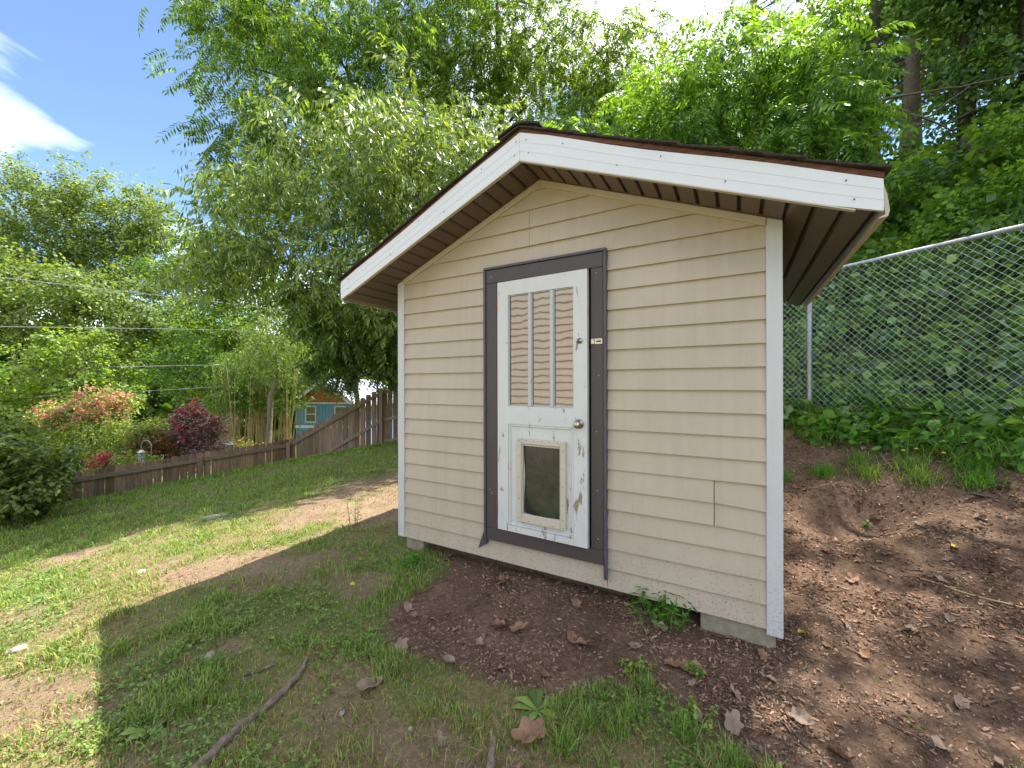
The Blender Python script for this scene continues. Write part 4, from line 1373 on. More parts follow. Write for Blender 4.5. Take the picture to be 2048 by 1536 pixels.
pine('pine with the thickest bare grey trunk, middle of the three on the hillside', 12.6, 12.8, 15, 31, .21)
pine('pine with bare trunk, rightmost of the three on the hillside', 13.4, 13.0, 15, 32, .19)
pine('slim pine farther back, leftmost of the three on the hillside', 13.1, 14.4, 15, 33, .15)
pine('feathery pine whose boughs show behind the bright saplings', 9.2, 14.5, 15, 34, .18)

ivy = [('ivy-covered tree with dark upright stem right of the pines', 12.1, 10.6, 12.5, 41), ('ivy-covered tree at the top right corner', 12.9, 10.0, 12.5, 42)]
for lab, x, y, h, sd in ivy:
    b = G(x, y)
    z0 = b[2]
    make_tree('ivy_tree', lab, b, (x + .1, y, z0 + h), [(x, y, z0 + 1.2 + i * 1.25, .75 + .25 * (i % 2), .75, .9) for i in range(int(h / 1.25) - 1)] +
              [(x - .5, y - .3, z0 + h * .75, .9, 1.0, 1.0), (x + 1.2, y - .3, z0 + h * .6, 1.3, 1.2, 1.3), (x - .6, y - .2, z0 + h * .42, .9, 1.0, 1.0)],
              3200, 'dark', T_VIN, sd, r0=.2, r1=.08, droop=.5, tips_per=14, spread=.3, group='ivy-clad trees on the hillside', limb_n=4)

# broad-leaved trees closing the wood right and behind; last two unseen, added for shade
wood = [('deep green tree filling the gap between the pines and the saplings', 9.5, 17.5, 13, 4.2, 51), ('broad dark tree behind the pines', 15.5, 17.0, 13, 4.5, 52),
        ('tall dark tree beyond the ivy-clad stems at the right edge', 17.5, 13.5, 12, 4.5, 53), ('green tree standing behind the locusts', 3.8, 20.0, 13, 4.0, 54),
        ('unseen leafy tree leaning from the right hillside, added to dapple the yard', 8.7, 4.7, 9.0, 2.6, 55), ('unseen hillside tree by the chain-link fence corner, added to shade the soil', 8.3, 2.2, 9.0, 2.6, 56)]
for lab, x, y, h, rr, sd in wood:
    b = G(x, y); z0 = b[2]
    rg = np.random.default_rng(sd)
    lobes = []
    for i in range(9):
        a = rg.uniform(0, 6.28); q = rg.uniform(.2, .75) * rr
        if sd == 55: lobes.append((x - 1.7 + math.cos(a) * q * 1.2, y + .2 + math.sin(a) * q, rg.uniform(8.6, 11.5), 1.0, 1.0, .7))  # crown shaped above the view to dapple the bank with shade
        else: lobes.append((x + math.cos(a) * q, y + math.sin(a) * q, z0 + h * rg.uniform(.42, .95), rr * .45, rr * .45, rr * .38))
    make_tree('broadleaf_tree', lab, b, (x, y, z0 + h * .85), lobes, 2600 if sd < 55 else (330 if sd == 55 else 900), 'oak' if sd != 55 else 'maple', T_BRD if sd < 55 else T_MAP, sd, r0=.22, r1=.06, droop=.35, tips_per=14, spread=.26)

# ------------------------------------------------------------------ trees across the valley on the left
far = [  # label, x, y, crown: lobes (x,y,z,r), leaf, count
    ('tall maple at the far left edge with a pale leaning trunk', -41, 33, [(-42, 32, 16.0, 3.2, 3), (-40, 32, 13, 3.4, 3), (-43, 32, 10, 3.2, 3), (-39.5, 32, 9, 2.6, 2.5)], 'maple'),
    ('tall maple with an upright trunk, second from the left edge', -37, 34, [(-37.6, 33, 17.2, 3.0, 2.8), (-36, 33, 14.5, 3.4, 3), (-38, 33, 11.5, 3.2, 3), (-35.4, 33, 10.5, 2.4, 2.4)], 'maple'),
    ('round-topped maple on the skyline beside the open sky', -33.5, 35, [(-34.2, 34, 17.0, 3.0, 2.6), (-31.8, 34, 16.0, 2.8, 2.6), (-33.6, 34, 13.0, 3.4, 3), (-30.4, 34, 13.4, 2.4, 2.4), (-31.4, 34, 10.8, 2.6, 2.6)], 'maple'),
    ('pale green spreading maple in front of the tall skyline trees', -27, 27, [(-27.6, 26, 7.6, 2.8, 1.6), (-24.6, 26, 6.6, 2.4, 1.4), (-30, 26, 6.8, 2.4, 1.6), (-22.6, 26, 5.4, 1.7, 1.2), (-26, 26, 4.6, 2.6, 1.5)], 'maple'),
    ('shaggy maple under the upper power line at the left edge', -32, 26, [(-33, 25, 8.4, 2.4, 2), (-31, 25, 6.0, 2.4, 1.8), (-34, 25, 4.8, 2.2, 2)], 'maple'),
    ('yellow-green bushy maple low behind the pink shrub', -19.5, 17.5, [(-20.6, 17, 1.9, 1.7, 1.0), (-18.4, 17, 2.2, 1.5, 1.0), (-22.4, 17, 1.3, 1.5, .9), (-17.2, 17, 1.2, 1.1, .9), (-19.6, 17, .6, 1.7, .9), (-18.6, 17, 3.1, 1.1, .8)], 'maple_light'),
    ('bright green tree between the skyline maples and the drooping boughs', -15.5, 22, [(-15.6, 21.4, 8.4, 2.0, 1.8), (-13.8, 21.4, 7.0, 2.0, 1.8), (-16.6, 21.4, 5.9, 1.7, 1.7), (-14.6, 21.4, 4.6, 2.0, 1.6), (-12.4, 21.4, 5.2, 1.6, 1.6)], 'locust'),
    ('dense green tree rising behind the bamboo stand', -12.6, 20, [(-13.2, 19.4, 3.2, 1.7, 1.4), (-11.2, 19.4, 2.7, 1.5, 1.4), (-14.4, 19.4, 1.6, 1.4, 1.2), (-12.4, 19.4, 1.2, 1.3, 1.0)], 'walnut'),
    ('dark shaded tree behind the purple shrub', -17.5, 24, [(-18, 23.4, 4.2, 2.2, 1.8), (-16.2, 23.4, 2.6, 2.0, 1.6), (-19.4, 23.4, 2.0, 2.0, 1.8), (-17.4, 23.4, .8, 2.2, 1.5)], 'dark'),
    ('dark tree filling the gap below the skyline maples', -24, 31, [(-25, 30, 8.5, 2.8, 2.4), (-22, 30, 6.0, 2.6, 2.2), (-27, 30, 4.0, 2.8, 2.2), (-22.6, 30, 2.4, 2.8, 2)], 'oak'),
    ('dark green tree right of the bright one, half hidden by drooping boughs', -8.5, 22, [(-8.8, 21.4, 6.4, 2.2, 2.0), (-6.8, 21.4, 5.0, 2.0, 1.8), (-9.8, 21.4, 4.0, 1.7, 1.4), (-5.6, 21.4, 8.0, 2.2, 2.0)], 'oak'),
]
for i, (lab, x, y, lb, lf) in enumerate(far):
    b = G(x, y)
    lobes = [(a, c, z, r, r * .9, rz) for a, c, z, r, rz in lb]
    top = max(l[2] for l in lobes)
    nn = int(sum(l[3] ** 2 for l in lobes) * (78 if y > 25 else 100))
    make_tree('valley_tree', lab, b, (x + .5, y - .6, top), lobes, nn, lf, T_BRD if y > 25 else T_MAP, 70 + i, r0=.26 if y > 25 else .16, r1=.07, droop=.3, tips_per=26, spread=.17,
              bark='bark_pale', group='trees across the valley', limb_n=6, scale=(.95, 1.4) if y > 25 else (.8, 1.25))

# woodland on the ridge beyond, read as one mass
rng = np.random.default_rng(99)
nw = 12000
aw = rng.uniform(R(-62), R(30), nw)
rw = rng.uniform(50, 78, nw)
xw, yw = np.sin(aw) * rw, np.cos(aw) * rw
zw = ground_z(xw, yw) + (rng.uniform(0, 1, nw) ** .8) * (7 + 6 * fbm(xw / 6, yw / 6, 77)) * (1 - .25 * sstep(R(-40), R(-10), aw)) + .5
wb = MB()
scatter(wb, T_WOOD, np.stack([xw, yw, zw], 1), rng.normal(size=(nw, 3)), rng.uniform(3.4, 5.6, nw), rng, .6)
wo = wb.build('distant_woodland', LEAF['oak'])
tag(wo, 'distant green woodland closing the valley behind the trees', 'woodland', kind='stuff')

# ------------------------------------------------------------------ garden shrubs beyond the fence
make_tree('crepe_myrtle', 'crepe myrtle with pink and orange flower sprays beyond the fence', G(-12.2, 11.6), (-12.2, 11.6, -.2),
          [(-12.3, 11.2, .45, .75, .6, .45), (-11.5, 11.2, .75, .6, .5, .4), (-12.9, 11.2, .2, .5, .5, .4), (-11.9, 11.2, -.2, .8, .6, .5), (-12.6, 11.0, -.6, .5, .5, .4)],
          1500, 'lime', T_SML, 101, 'shrub', r0=.06, r1=.02, droop=-.1, spread=.26, flowers=('pink', T_DOT, 2600, .50), scale=(.9, 1.4))
make_tree('light_shrub', 'rounded light green shrub between the pink and purple ones', G(-10.8, 11.4), (-10.8, 11.4, -.3),
          [(-11.1, 10.9, -.15, .65, .6, .5), (-10.3, 10.9, -.05, .6, .5, .45), (-10.7, 10.9, -.6, .8, .6, .4), (-9.9, 11.0, .05, .4, .4, .4)],
          1800, 'lime', T_SML, 102, 'shrub', r0=.05, r1=.02, droop=.0, spread=.28, scale=(.9, 1.4))
make_tree('purple_shrub', 'dark purple-leaved crepe myrtle dotted with red flowers', G(-9.1, 11.6), (-9.1, 11.6, -.1),
          [(-9.1, 11.3, .15, .55, .5, .5), (-8.75, 11.3, -.2, .5, .5, .5), (-9.35, 11.3, -.3, .5, .5, .5), (-8.9, 11.2, -.65, .55, .5, .35), (-9.2, 11.3, .5, .3, .3, .3)],
          2000, 'purple', T_SML, 103, 'shrub', r0=.05, r1=.015, droop=-.2, spread=.26, flowers=('red', T_DOT, 420, .60), scale=(.8, 1.25))
make_tree('bronze_shrub', 'small bronze-tipped shrub left of the purple one', G(-9.75, 10.9), (-9.75, 10.9, -.4),
          [(-9.75, 10.6, -.25, .28, .3, .35), (-9.45, 10.6, -.45, .3, .3, .3), (-10.0, 10.6, -.5, .25, .3, .25)],
          650, 'bronze', T_SML, 104, 'shrub', r0=.03, r1=.01, droop=-.4, spread=.26, scale=(.7, 1.1))
make_tree('fence_shrub', 'dense dark green shrub growing in front of the fence at the left edge', G(-8.05, 6.35), (-8.1, 6.35, .3),
          [(-8.3, 6.3, .45, .60, .5, .36), (-7.75, 6.25, .12, .45, .40, .34), (-8.4, 6.2, -.08, .6, .5, .36), (-7.5, 6.25, -.18, .32, .35, .24), (-8.0, 6.2, -.38, .45, .4, .2)],
          1700, 'maple', [tm_broad(9, .13, .085, .06, 110 + i, .7) for i in range(3)], 105, 'shrub', r0=.04, r1=.015, droop=.1, spread=.26, scale=(.8, 1.2))
make_tree('golden_shrub', 'low golden-leaved shrub right of the grey box', G(-8.5, 12.6), (-8.5, 12.6, -.8),
          [(-8.5, 12.5, -.75, .4, .35, .25), (-8.2, 12.5, -.8, .3, .3, .2)], 420, 'yellow', T_SML, 106, 'shrub', r0=.03, r1=.01, spread=.3, droop=-.1)
make_tree('pale_shrub', 'pale leafy bush just over the fence below the bird feeder', G(-9.2, 9.6), (-9.2, 9.6, -.6),
          [(-9.3, 9.3, -.62, .38, .3, .22), (-8.85, 9.4, -.5, .3, .3, .22)], 520, 'lime', T_SML, 107, 'shrub', r0=.03, r1=.01, spread=.3, droop=-.1)

# bamboo stand
bam = empty('bamboo_stand', G(-10.4, 16.4))
tag(bam, 'stand of tan bamboo canes behind the fence left of the cottage', 'bamboo')
b0 = np.array(G(-10.4, 16.4))
M['cane'] = mat_plain('tan bamboo cane', (0.33, 0.25, 0.10), 0.5, 0.3, 3)
cane = MB().tube([(0, 0, z) for z in np.linspace(0, 5.6, 9)], [.022, .022, .021, .020, .019, .018, .016, .013, .008], 6).mesh('cane', M['cane'], True)
rb = random.Random(8)
tipsb = []
for i in range(64):
    x = rb.uniform(-1.5, 1.35); y = rb.uniform(-.7, .7)
    o = link('cane', cane, bam, (x, y, rb.uniform(-.2, .1) + gz(b0[0] + x, b0[1] + y) - b0[2]), (rb.uniform(-.09, .09), rb.uniform(-.14, .14), 0), (1, 1, rb.uniform(.75, 1.05)))
    tipsb.append((x, y))
rng = np.random.default_rng(5)
tb = np.array(tipsb)[rng.integers(0, len(tipsb), 1500)]
Pb = np.column_stack([tb + rng.normal(size=(1500, 2)) * .3, rng.uniform(3.5, 5.8, 1500)])
bb = MB(); scatter(bb, T_NAR, Pb, rng.normal(size=(1500, 3)) + [0, 0, -.6], rng.uniform(.9, 1.4, 1500), rng, .8)
o = bb.build('foliage', LEAF['bamboo'], bam); o['kind'] = 'stuff'
lt = make_tree('leaning_tree', 'small pale-trunked tree standing in the bamboo', G(-9.4, 15.2), (-9.0, 15.2, 3.2), [(-8.9, 15, 3.4, 1.0, 1.0, .8), (-9.6, 15, 2.5, .7, .8, .6), (-8.6, 15, 2.2, .5, .6, .5)],
               700, 'peach', T_NAR, 108, r0=.15, r1=.05, droop=.9, bark='bark_pale', spread=.26, lean=.2)

# ================================================================== ground cover on the bank
rng = np.random.default_rng(202)


def bank_side(x, y):
    """distance behind the chain-link line, positive uphill"""
    nx, ny = -cd[1], cd[0]
    return (x - CA[0]) * nx + (y - CA[1]) * ny


sgn = 1.0 if bank_side(8.0, 6.0) > 0 else -1.0


def vine_patch(name, label, n, umin, umax, vmin, vmax, leaf, tm, hmax, smin, smax, seed, cat, power=1.6):
    r = np.random.default_rng(seed)
    u = r.uniform(umin, umax, n); v = vmin + (vmax - vmin) * r.uniform(0, 1, n) ** power
    nx, ny = -cd[1] * sgn, cd[0] * sgn
    x = CA[0] + cd[0] * u + nx * v; y = CA[1] + cd[1] * u + ny * v
    mound = sstep(.34, .70, fbm(x * .95, y * .95, seed)) * hmax * sstep(-.1, .9, v)
    top = ground_z(x, y) + mound
    z = top - (r.uniform(0, 1, n) ** 2.2) * (mound * .8 + .05) + r.normal(0, .04, n)
    gone = fbm(x * 2.2 + 3, y * 2.2, seed + 9) < .36
    keep = ~gone
    x, y, z = x[keep], y[keep], z[keep]
    D = r.normal(size=(len(x), 3)) * .8 + np.array([-nx * .7, -ny * .7, -.25])
    mb = MB()
    scatter(mb, tm, np.stack([x, y, z], 1), D, r.uniform(smin, smax, len(x)), r, .7)
    o = mb.build(name, LEAF[leaf])
    tag(o, label, cat, kind='stuff')
    return o


vine_patch('vine_cover', 'tangled green vines covering the bank behind the chain-link fence', 12000, -3.2, 5.5, -.04, 3.3, 'vine', T_VIN, .75, .5, 1.2, 301, 'vines')
vine_patch('bright_vine_cover', 'sunlit bright green vines higher up the bank above the fence rail', 11000, -1.5, 7.0, 2.2, 6.6, 'vine_bright', T_VIN, 1.0, .42, .8, 302, 'vines', 1.0)
vine_patch('upper_vine_cover', 'dark green undergrowth on the upper hillside under the pines', 6500, -9.0, 5.0, 4.0, 12.5, 'dark', T_BRD, 1.2, .8, 1.3, 303, 'undergrowth', 1.0)

# leafy weeds along the foot of the chain-link fence
vine_patch('fence_weeds', 'leafy green weeds along the foot of the chain-link fence', 3000, -3.0, 4.4, -.28, .45, 'weed', T_SML, .30, .8, 1.6, 304, 'weeds', 1.0)


# ================================================================== grass
def blades(P, h, w, lean, rng, mb, dirn=None):
    """narrow bent blades: five corners each"""
    n = len(P)
    a = rng.uniform(0, 2 * math.pi, n) if dirn is None else dirn
    lx, ly = np.cos(a) * lean * h, np.sin(a) * lean * h
    b = a + math.pi / 2 + rng.normal(0, .5, n)
    wx, wy = np.cos(b) * w / 2, np.sin(b) * w / 2
    V = np.empty((n, 5, 3))
    V[:, 0] = np.stack([P[:, 0] - wx, P[:, 1] - wy, P[:, 2] - .006], 1)
    V[:, 1] = np.stack([P[:, 0] + wx, P[:, 1] + wy, P[:, 2] - .006], 1)
    hz_ = h * np.sqrt(np.clip(1 - (lean * .8) ** 2, .08, 1))
    V[:, 2] = np.stack([P[:, 0] + lx * .4 + wx * .8, P[:, 1] + ly * .4 + wy * .8, P[:, 2] + hz_ * .62], 1)
    V[:, 3] = np.stack([P[:, 0] + lx * .4 - wx * .8, P[:, 1] + ly * .4 - wy * .8, P[:, 2] + hz_ * .62], 1)
    V[:, 4] = np.stack([P[:, 0] + lx, P[:, 1] + ly, P[:, 2] + hz_], 1)
    k = np.arange(n)[:, None] * 5
    mb.add(V.reshape(-1, 3), [k + np.array([[0, 1, 2, 3]]), k + np.array([[3, 2, 4]])])


def in_shed(x, y, pad=.02):
    sx, sy = to_shed(x, y)
    return (sx > XL - pad) & (sx < XR + pad) & (sy > -pad) & (sy < YB + pad)


def lawn_points(n, rng, y0=.75, y1=12.0, side=1.42):
    """points over the yard, closer together near the viewer"""
    yy = y0 * (y1 / y0) ** rng.uniform(0, 1, n)
    xx = rng.uniform(-side, side, n) * (yy + .25)
    return xx, yy


def fence_front(x, y):
    d1 = np.array(FENCE[1]) - np.array(FENCE[0]); d1 /= np.hypot(*d1)
    s1 = (x - FENCE[0][0]) * d1[1] - (y - FENCE[0][1]) * d1[0]      # >0 on the yard side
    return (s1 > .05) & (y < 11.2 + .1 * x * 0 ) & ((x > -5.9) | (y < 10.75))


rng = np.random.default_rng(404)
x, y = lawn_points(690000, rng)
mu, sa, dr = masks(x, y)
tuft = fbm(x * 5.5, y * 5.5, 61, 3)
clump = sstep(.36, .58, tuft)
dens = (1 - mu) * (1 - .82 * sa) * (.50 + .50 * clump) * (1 - .35 * dr)
dens += .05 * mu * sstep(.66, .76, fbm(x * 3.5, y * 3.5, 63, 3))
sxl, syl = to_shed(x, y)
right_bank = (sxl > 2.2) & (bank_side(x, y) * sgn > -.55) & (bank_side(x, y) * sgn < .05)
dens = np.where(right_bank, .55 * (fbm(x * 4, y * 4, 65, 3) > .40), dens)
keep = (rng.uniform(0, 1, len(x)) < dens * .62) & ~in_shed(x, y, -.05) & fence_front(x, y) & (bank_side(x, y) * sgn < .2)
x, y, dr, tuft, sa = x[keep], y[keep], dr[keep], tuft[keep], sa[keep]
z = ground_z(x, y)
dist = np.hypot(x, y)
hgt = (.018 + .040 * sstep(.40, .75, tuft)) * rng.uniform(.6, 1.35, len(x)) * (1 + .8 * sstep(5.5, 9, dist)) * (1 - .3 * sa)
wid = .0032 + .0008 * dist
isdry = rng.uniform(0, 1, len(x)) < (.13 + .34 * dr + .25 * sa)
P = np.stack([x, y, z], 1)
g1, g2 = MB(), MB()
m = ~isdry
blades(P[m], hgt[m], wid[m], rng.uniform(.25, .95, m.sum()), rng, g1)
m = isdry
blades(P[m], hgt[m] * 1.15, wid[m] * .85, rng.uniform(.85, 1.25, m.sum()), rng, g2)
tag(g1.build('lawn_grass', LEAF['grass']), 'patchy green lawn grass left of the shed', 'grass', kind='stuff')
tag(g2.build('dry_grass', LEAF['drygrass']), 'dry straw-coloured blades among the lawn grass', 'grass', kind='stuff')

# longer tufts under the wooden fence and along the bank
rng = np.random.default_rng(405)
g3 = MB()
n = 9000
t = rng.uniform(0, 1, n); sec = rng.integers(0, 3, n)
FA = np.array(FENCE)
p = FA[sec] + (FA[sec + 1] - FA[sec]) * t[:, None]
nrmv = np.array([[.8, -.58], [.2, -.98], [0, -1.0]])[sec]
p = p + nrmv * rng.uniform(.08, .7, n)[:, None]
zz = ground_z(p[:, 0], p[:, 1])
blades(np.column_stack([p, zz]), rng.uniform(.06, .15, n), np.full(n, .012), rng.uniform(.3, .9, n), rng, g3)
n = 5200
u = rng.uniform(-2.8, 4.4, n); v = rng.uniform(-.50, .1, n)
ux = CA[0] + cd[0] * u - cd[1] * sgn * v; uy = CA[1] + cd[1] * u + cd[0] * sgn * v
kk = fbm(ux * 3, uy * 3, 71, 3) > .38
ux, uy = ux[kk], uy[kk]
blades(np.stack([ux, uy, ground_z(ux, uy)], 1), rng.uniform(.10, .30, len(ux)), np.full(len(ux), .007), rng.uniform(.4, 1.0, len(ux)), rng, g3)
tag(g3.build('tall_grass', LEAF['grass']), 'longer grass along both fences', 'grass', kind='stuff')

# clover and other small leaves low in the lawn
rng = np.random.default_rng(406)
x, y = lawn_points(90000, rng, .8, 6.0, 1.3)
mu, sa, dr = masks(x, y)
cl = sstep(.50, .64, fbm(x * 2.3 + 20, y * 2.3, 81, 4))
keep = (rng.uniform(0, 1, len(x)) < (1 - mu) * (1 - sa) * cl * .55) & ~in_shed(x, y) & (x < 1.2)
x, y = x[keep], y[keep]
T_CLV = []
for q in range(3):
    r_ = random.Random(q); V, F = [], []
    for i in range(3):
        a = i * 2.1 + r_.uniform(-.3, .3); d = np.array([math.cos(a), math.sin(a), .15]); s_ = np.array([-math.sin(a), math.cos(a), r_.uniform(-.3, .3)])
        k = len(V); V += quad_leaf((0, 0, 0), d, s_, .014, .013, .0, .6); F.append((k, k + 1, k + 2, k + 3))
    T_CLV.append((np.array(V), np.array(F)))
cvb = MB()
D = rng.normal(size=(len(x), 3)); D[:, 2] *= .15
scatter(cvb, T_CLV, np.stack([x, y, ground_z(x, y) + rng.uniform(.008, .03, len(x))], 1), D, rng.uniform(.45, 1.0, len(x)) * (1 + .1 * np.hypot(x, y)), rng, .3)
tag(cvb.build('clover', LEAF['clover']), 'low clover and small weeds through the lawn', 'clover', kind='stuff')

# ================================================================== bark chips and litter on bare soil
rng = np.random.default_rng(407)
x, y = lawn_points(390000, rng, .8, 6.0, 1.5)
mu, sa, dr = masks(x, y)
wgt = mu * (.22 + .78 * sstep(.38, .62, fbm(x * 2.6, y * 2.6, 91, 5))) + sa * .05
keep = (rng.uniform(0, 1, len(x)) < wgt * .75) & ~in_shed(x, y, -.1) & (bank_side(x, y) * sgn < .0)
x, y = x[keep], y[keep]
T_CHP = []
for q in range(5):
    r_ = random.Random(300 + q)
    L_, w_ = r_.uniform(.010, .026), r_.uniform(.004, .009)
    hh = r_.uniform(.0015, .004)
    b8 = MB().box(-L_ / 2, L_ / 2, -w_ / 2, w_ / 2, 0, hh)
    V = np.concatenate(b8.v) + np.array([[r_.uniform(-.002, .002) for _ in range(3)] for _ in range(8)])
    T_CHP.append((V, np.concatenate(b8.f)[[1, 2]]))
chb = MB()
D = rng.normal(size=(len(x), 3)); D[:, 2] *= .3
scatter(chb, T_CHP, np.stack([x, y, ground_z(x, y) + rng.uniform(-.002, .008, len(x))], 1), D, (rng.uniform(.34, 1.22, len(x)) ** 2.4) * (.42 + .13 * np.hypot(x, y)), rng, .6)
tag(chb.build('bark_litter', LEAF['chip']), 'brown bark chips and crumbled leaf litter on the bare soil', 'litter', kind='stuff')


# ================================================================== fallen leaves, sticks, stones
def leaf_mesh(name, mat, seed, lobes=5, L=.10):
    """lobed dry leaf, curled up at the edges"""
    r = random.Random(seed)
    n = 26
    ring = []
    for i in range(n):
        a = 2 * math.pi * i / n
        rad = L * .5 * (.62 + .38 * abs(math.cos(a * lobes / 2 + .3)) ** .8) * (1.15 if abs(a - math.pi) > 2.4 else .92)
        ring.append((math.cos(a) * rad * 1.15, math.sin(a) * rad * .85))
    V = [(0, 0, .006)]
    cx_, cy_ = r.uniform(2, 5) / L * .05, r.uniform(4, 9) / L * .05
    for s in (.5, 1.0):
        for (a, b) in ring:
            xx, yy = a * s, b * s
            V.append((xx, yy, .004 + abs(yy) * r.uniform(.25, .5) * s + abs(xx) * .18 * s + .006 * math.sin(xx * 90 + seed) + r.uniform(-.0025, .0025)))
    F3, F4 = [], []
    for i in range(n):
        j = (i + 1) % n
        F3.append((0, 1 + i, 1 + j)); F4.append((1 + i, 1 + n + i, 1 + n + j, 1 + j))
    mb = MB(); mb.add(V, [np.array(F3), np.array(F4)])
    mb.tube([(-L * .45, 0, .008), (-L * .62, .004, .006), (-L * .8, .0, .002)], .0012, 4)
    return mb.mesh(name, mat, True)


lm = [leaf_mesh('fallen_leaf', LEAF['deadleaf'], 1, 5, .115), leaf_mesh('fallen_leaf', LEAF['deadleaf_pale'], 2, 5, .10), leaf_mesh('fallen_leaf', LEAF['deadleaf'], 3, 7, .09), leaf_mesh('fallen_leaf', LEAF['deadleaf_pale'], 4, 3, .075)]
gold = leaf_mesh('fallen_leaf', LEAF['goldleaf'], 5, 1, .05)


def put_leaf(x, y, me, label, sc=1.0, tilt=.25, rz=None, group='dead leaves lying about the yard', seed=0):
    r = random.Random(seed + int(x * 1000))
    o = link('fallen_leaf', me, None, (x, y, gz(x, y) + .006), (r.uniform(-tilt, tilt), r.uniform(-tilt, tilt), r.uniform(0, 6.28) if rz is None else rz), (sc, sc, sc))
    tag(o, label, 'leaf', group)
    return o


put_leaf(.073, 1.602, lm[0], 'large rust-brown dead leaf among the grass in the foreground', 1.15, .35)
put_leaf(-.055, 2.31, lm[0], 'curled tan dead leaf in the middle of the dark soil patch, left of its pair', .95, .5)
put_leaf(.03, 2.29, lm[0], 'curled tan dead leaf in the middle of the dark soil patch, right of its pair', .85, .5)
put_leaf(-.50, 3.20, lm[2], 'crumpled tan leaf caught under the shed front', 1.1, .7)
put_leaf(1.62, 2.22, gold, 'small yellow leaf on the dark soil right of the shed corner', 1.0, .2)
put_leaf(3.03, 2.72, gold, 'small yellow leaf high on the bare bank', 1.2, .2)
put_leaf(-.68, 1.86, lm[1], 'pale ragged dead leaf on the sandy path', 1.1, .3)
put_leaf(.92, 1.66, lm[1], 'pale folded dead leaf right of the green tufts', 1.0, .7)
rl = random.Random(17)
spots = []
while len(spots) < 70:
    yy = rl.uniform(1.25, 4.2); xx = rl.uniform(-.9, 1.25 * yy)
    m_ = masks(np.array([xx]), np.array([yy]))
    if in_shed(np.array([xx]), np.array([yy]), .06)[0] or bank_side(xx, yy) * sgn > -.15: continue
    if m_[0][0] < .5 and m_[1][0] < .4 and rl.random() < .8: continue
    spots.append((xx, yy))
for i, (xx, yy) in enumerate(spots):
    put_leaf(xx, yy, lm[i % 4], 'dry brown dead leaf, one of many strewn over the bare soil', rl.uniform(.45, 1.0), .5, seed=i)


def stick(name, label, pts, rad, mat, cat, group=None, sides=6, lift=.004, n=14, seed=0, knob=.25):
    rng = np.random.default_rng(seed)
    pts = np.array(pts, float)
    tt = np.linspace(0, len(pts) - 1, n); k = np.clip(tt.astype(int), 0, len(pts) - 2)
    P2 = pts[k] + (pts[k + 1] - pts[k]) * (tt - k)[:, None]
    # round the corners
    for _ in range(2):
        P2[1:-1] = (P2[:-2] + 2 * P2[1:-1] + P2[2:]) / 4
    z = ground_z(P2[:, 0], P2[:, 1]) + lift
    r = np.interp(np.linspace(0, 1, n), np.linspace(0, 1, len(rad)), rad) * (1 + rng.normal(0, knob * .4, n))
    Q = np.column_stack([P2 + rng.normal(0, .003, P2.shape), z])
    o = MB().tube(Q - Q[0], r, sides).build(name, M[mat], None, smooth=True, loc=tuple(Q[0]))
    tag(o, label, cat, group)
    return o


stick('surface_root', 'thick grey-brown root curving across the lawn in the foreground', [(-1.071, 2.08), (-1.045, 1.96), (-1.075, 1.80), (-1.14, 1.64), (-1.185, 1.45), (-1.22, 1.2)], [.006, .012, .016, .018, .021, .023], 'root', 'root', n=26, lift=.010, sides=9)
stick('surface_root', 'short root stub in the grass at the bottom edge', [(-.075, 1.60), (-.085, 1.45), (-.07, 1.2)], [.012, .017, .02], 'root', 'root', lift=.008, sides=8)
stick('twig', 'dark twig lying left of the curving root', [(-1.32, 1.96), (-1.26, 1.985), (-1.205, 2.035)], [.006, .005, .003], 'twig', 'twig')
stick('straw_stem', 'long pale straw stem on the bare bank at the right edge', [(2.62, 2.55), (2.74, 2.36), (2.86, 2.19), (2.96, 1.98)], [.004, .005, .004, .003], 'straw', 'stem')
rs = random.Random(23)
for i in range(22):
    yy = rs.uniform(1.5, 2.9); xx = rs.uniform(.9 if yy < 2 else 1.65, 1.2 * yy)
    if in_shed(np.array([xx]), np.array([yy]), .1)[0]: continue
    a = rs.uniform(0, 3.14); L_ = rs.uniform(.05, .18)
    stick('twig', 'thin dry twig among the bark chips right of the shed', [(xx, yy), (xx + math.cos(a) * L_ * .5 + .01, yy + math.sin(a) * L_ * .5), (xx + math.cos(a) * L_, yy + math.sin(a) * L_)], [.0045, .0035, .002], 'twig' if i % 3 else 'deadwood', 'twig', 'loose twigs on the bare soil', n=7, seed=i)


def stone(label, x, y, r, flat=.4, seed=0, group=None):
    bm = bmesh.new()
    bmesh.ops.create_icosphere(bm, subdivisions=2, radius=r)
    rr = random.Random(seed)
    for v in bm.verts:
        v.co *= 1 + rr.uniform(-.14, .14)
        v.co.z *= flat; v.co.x *= 1.35
    me = bpy.data.meshes.new('stone'); bm.to_mesh(me); bm.free(); me.materials.append(M['stone'])
    me.polygons.foreach_set('use_smooth', np.zeros(len(me.polygons), bool))
    o = link('stone', me, None, (x, y, gz(x, y) + r * flat * .25), (0, 0, rr.uniform(0, 3)))
    tag(o, label, 'stone', group)


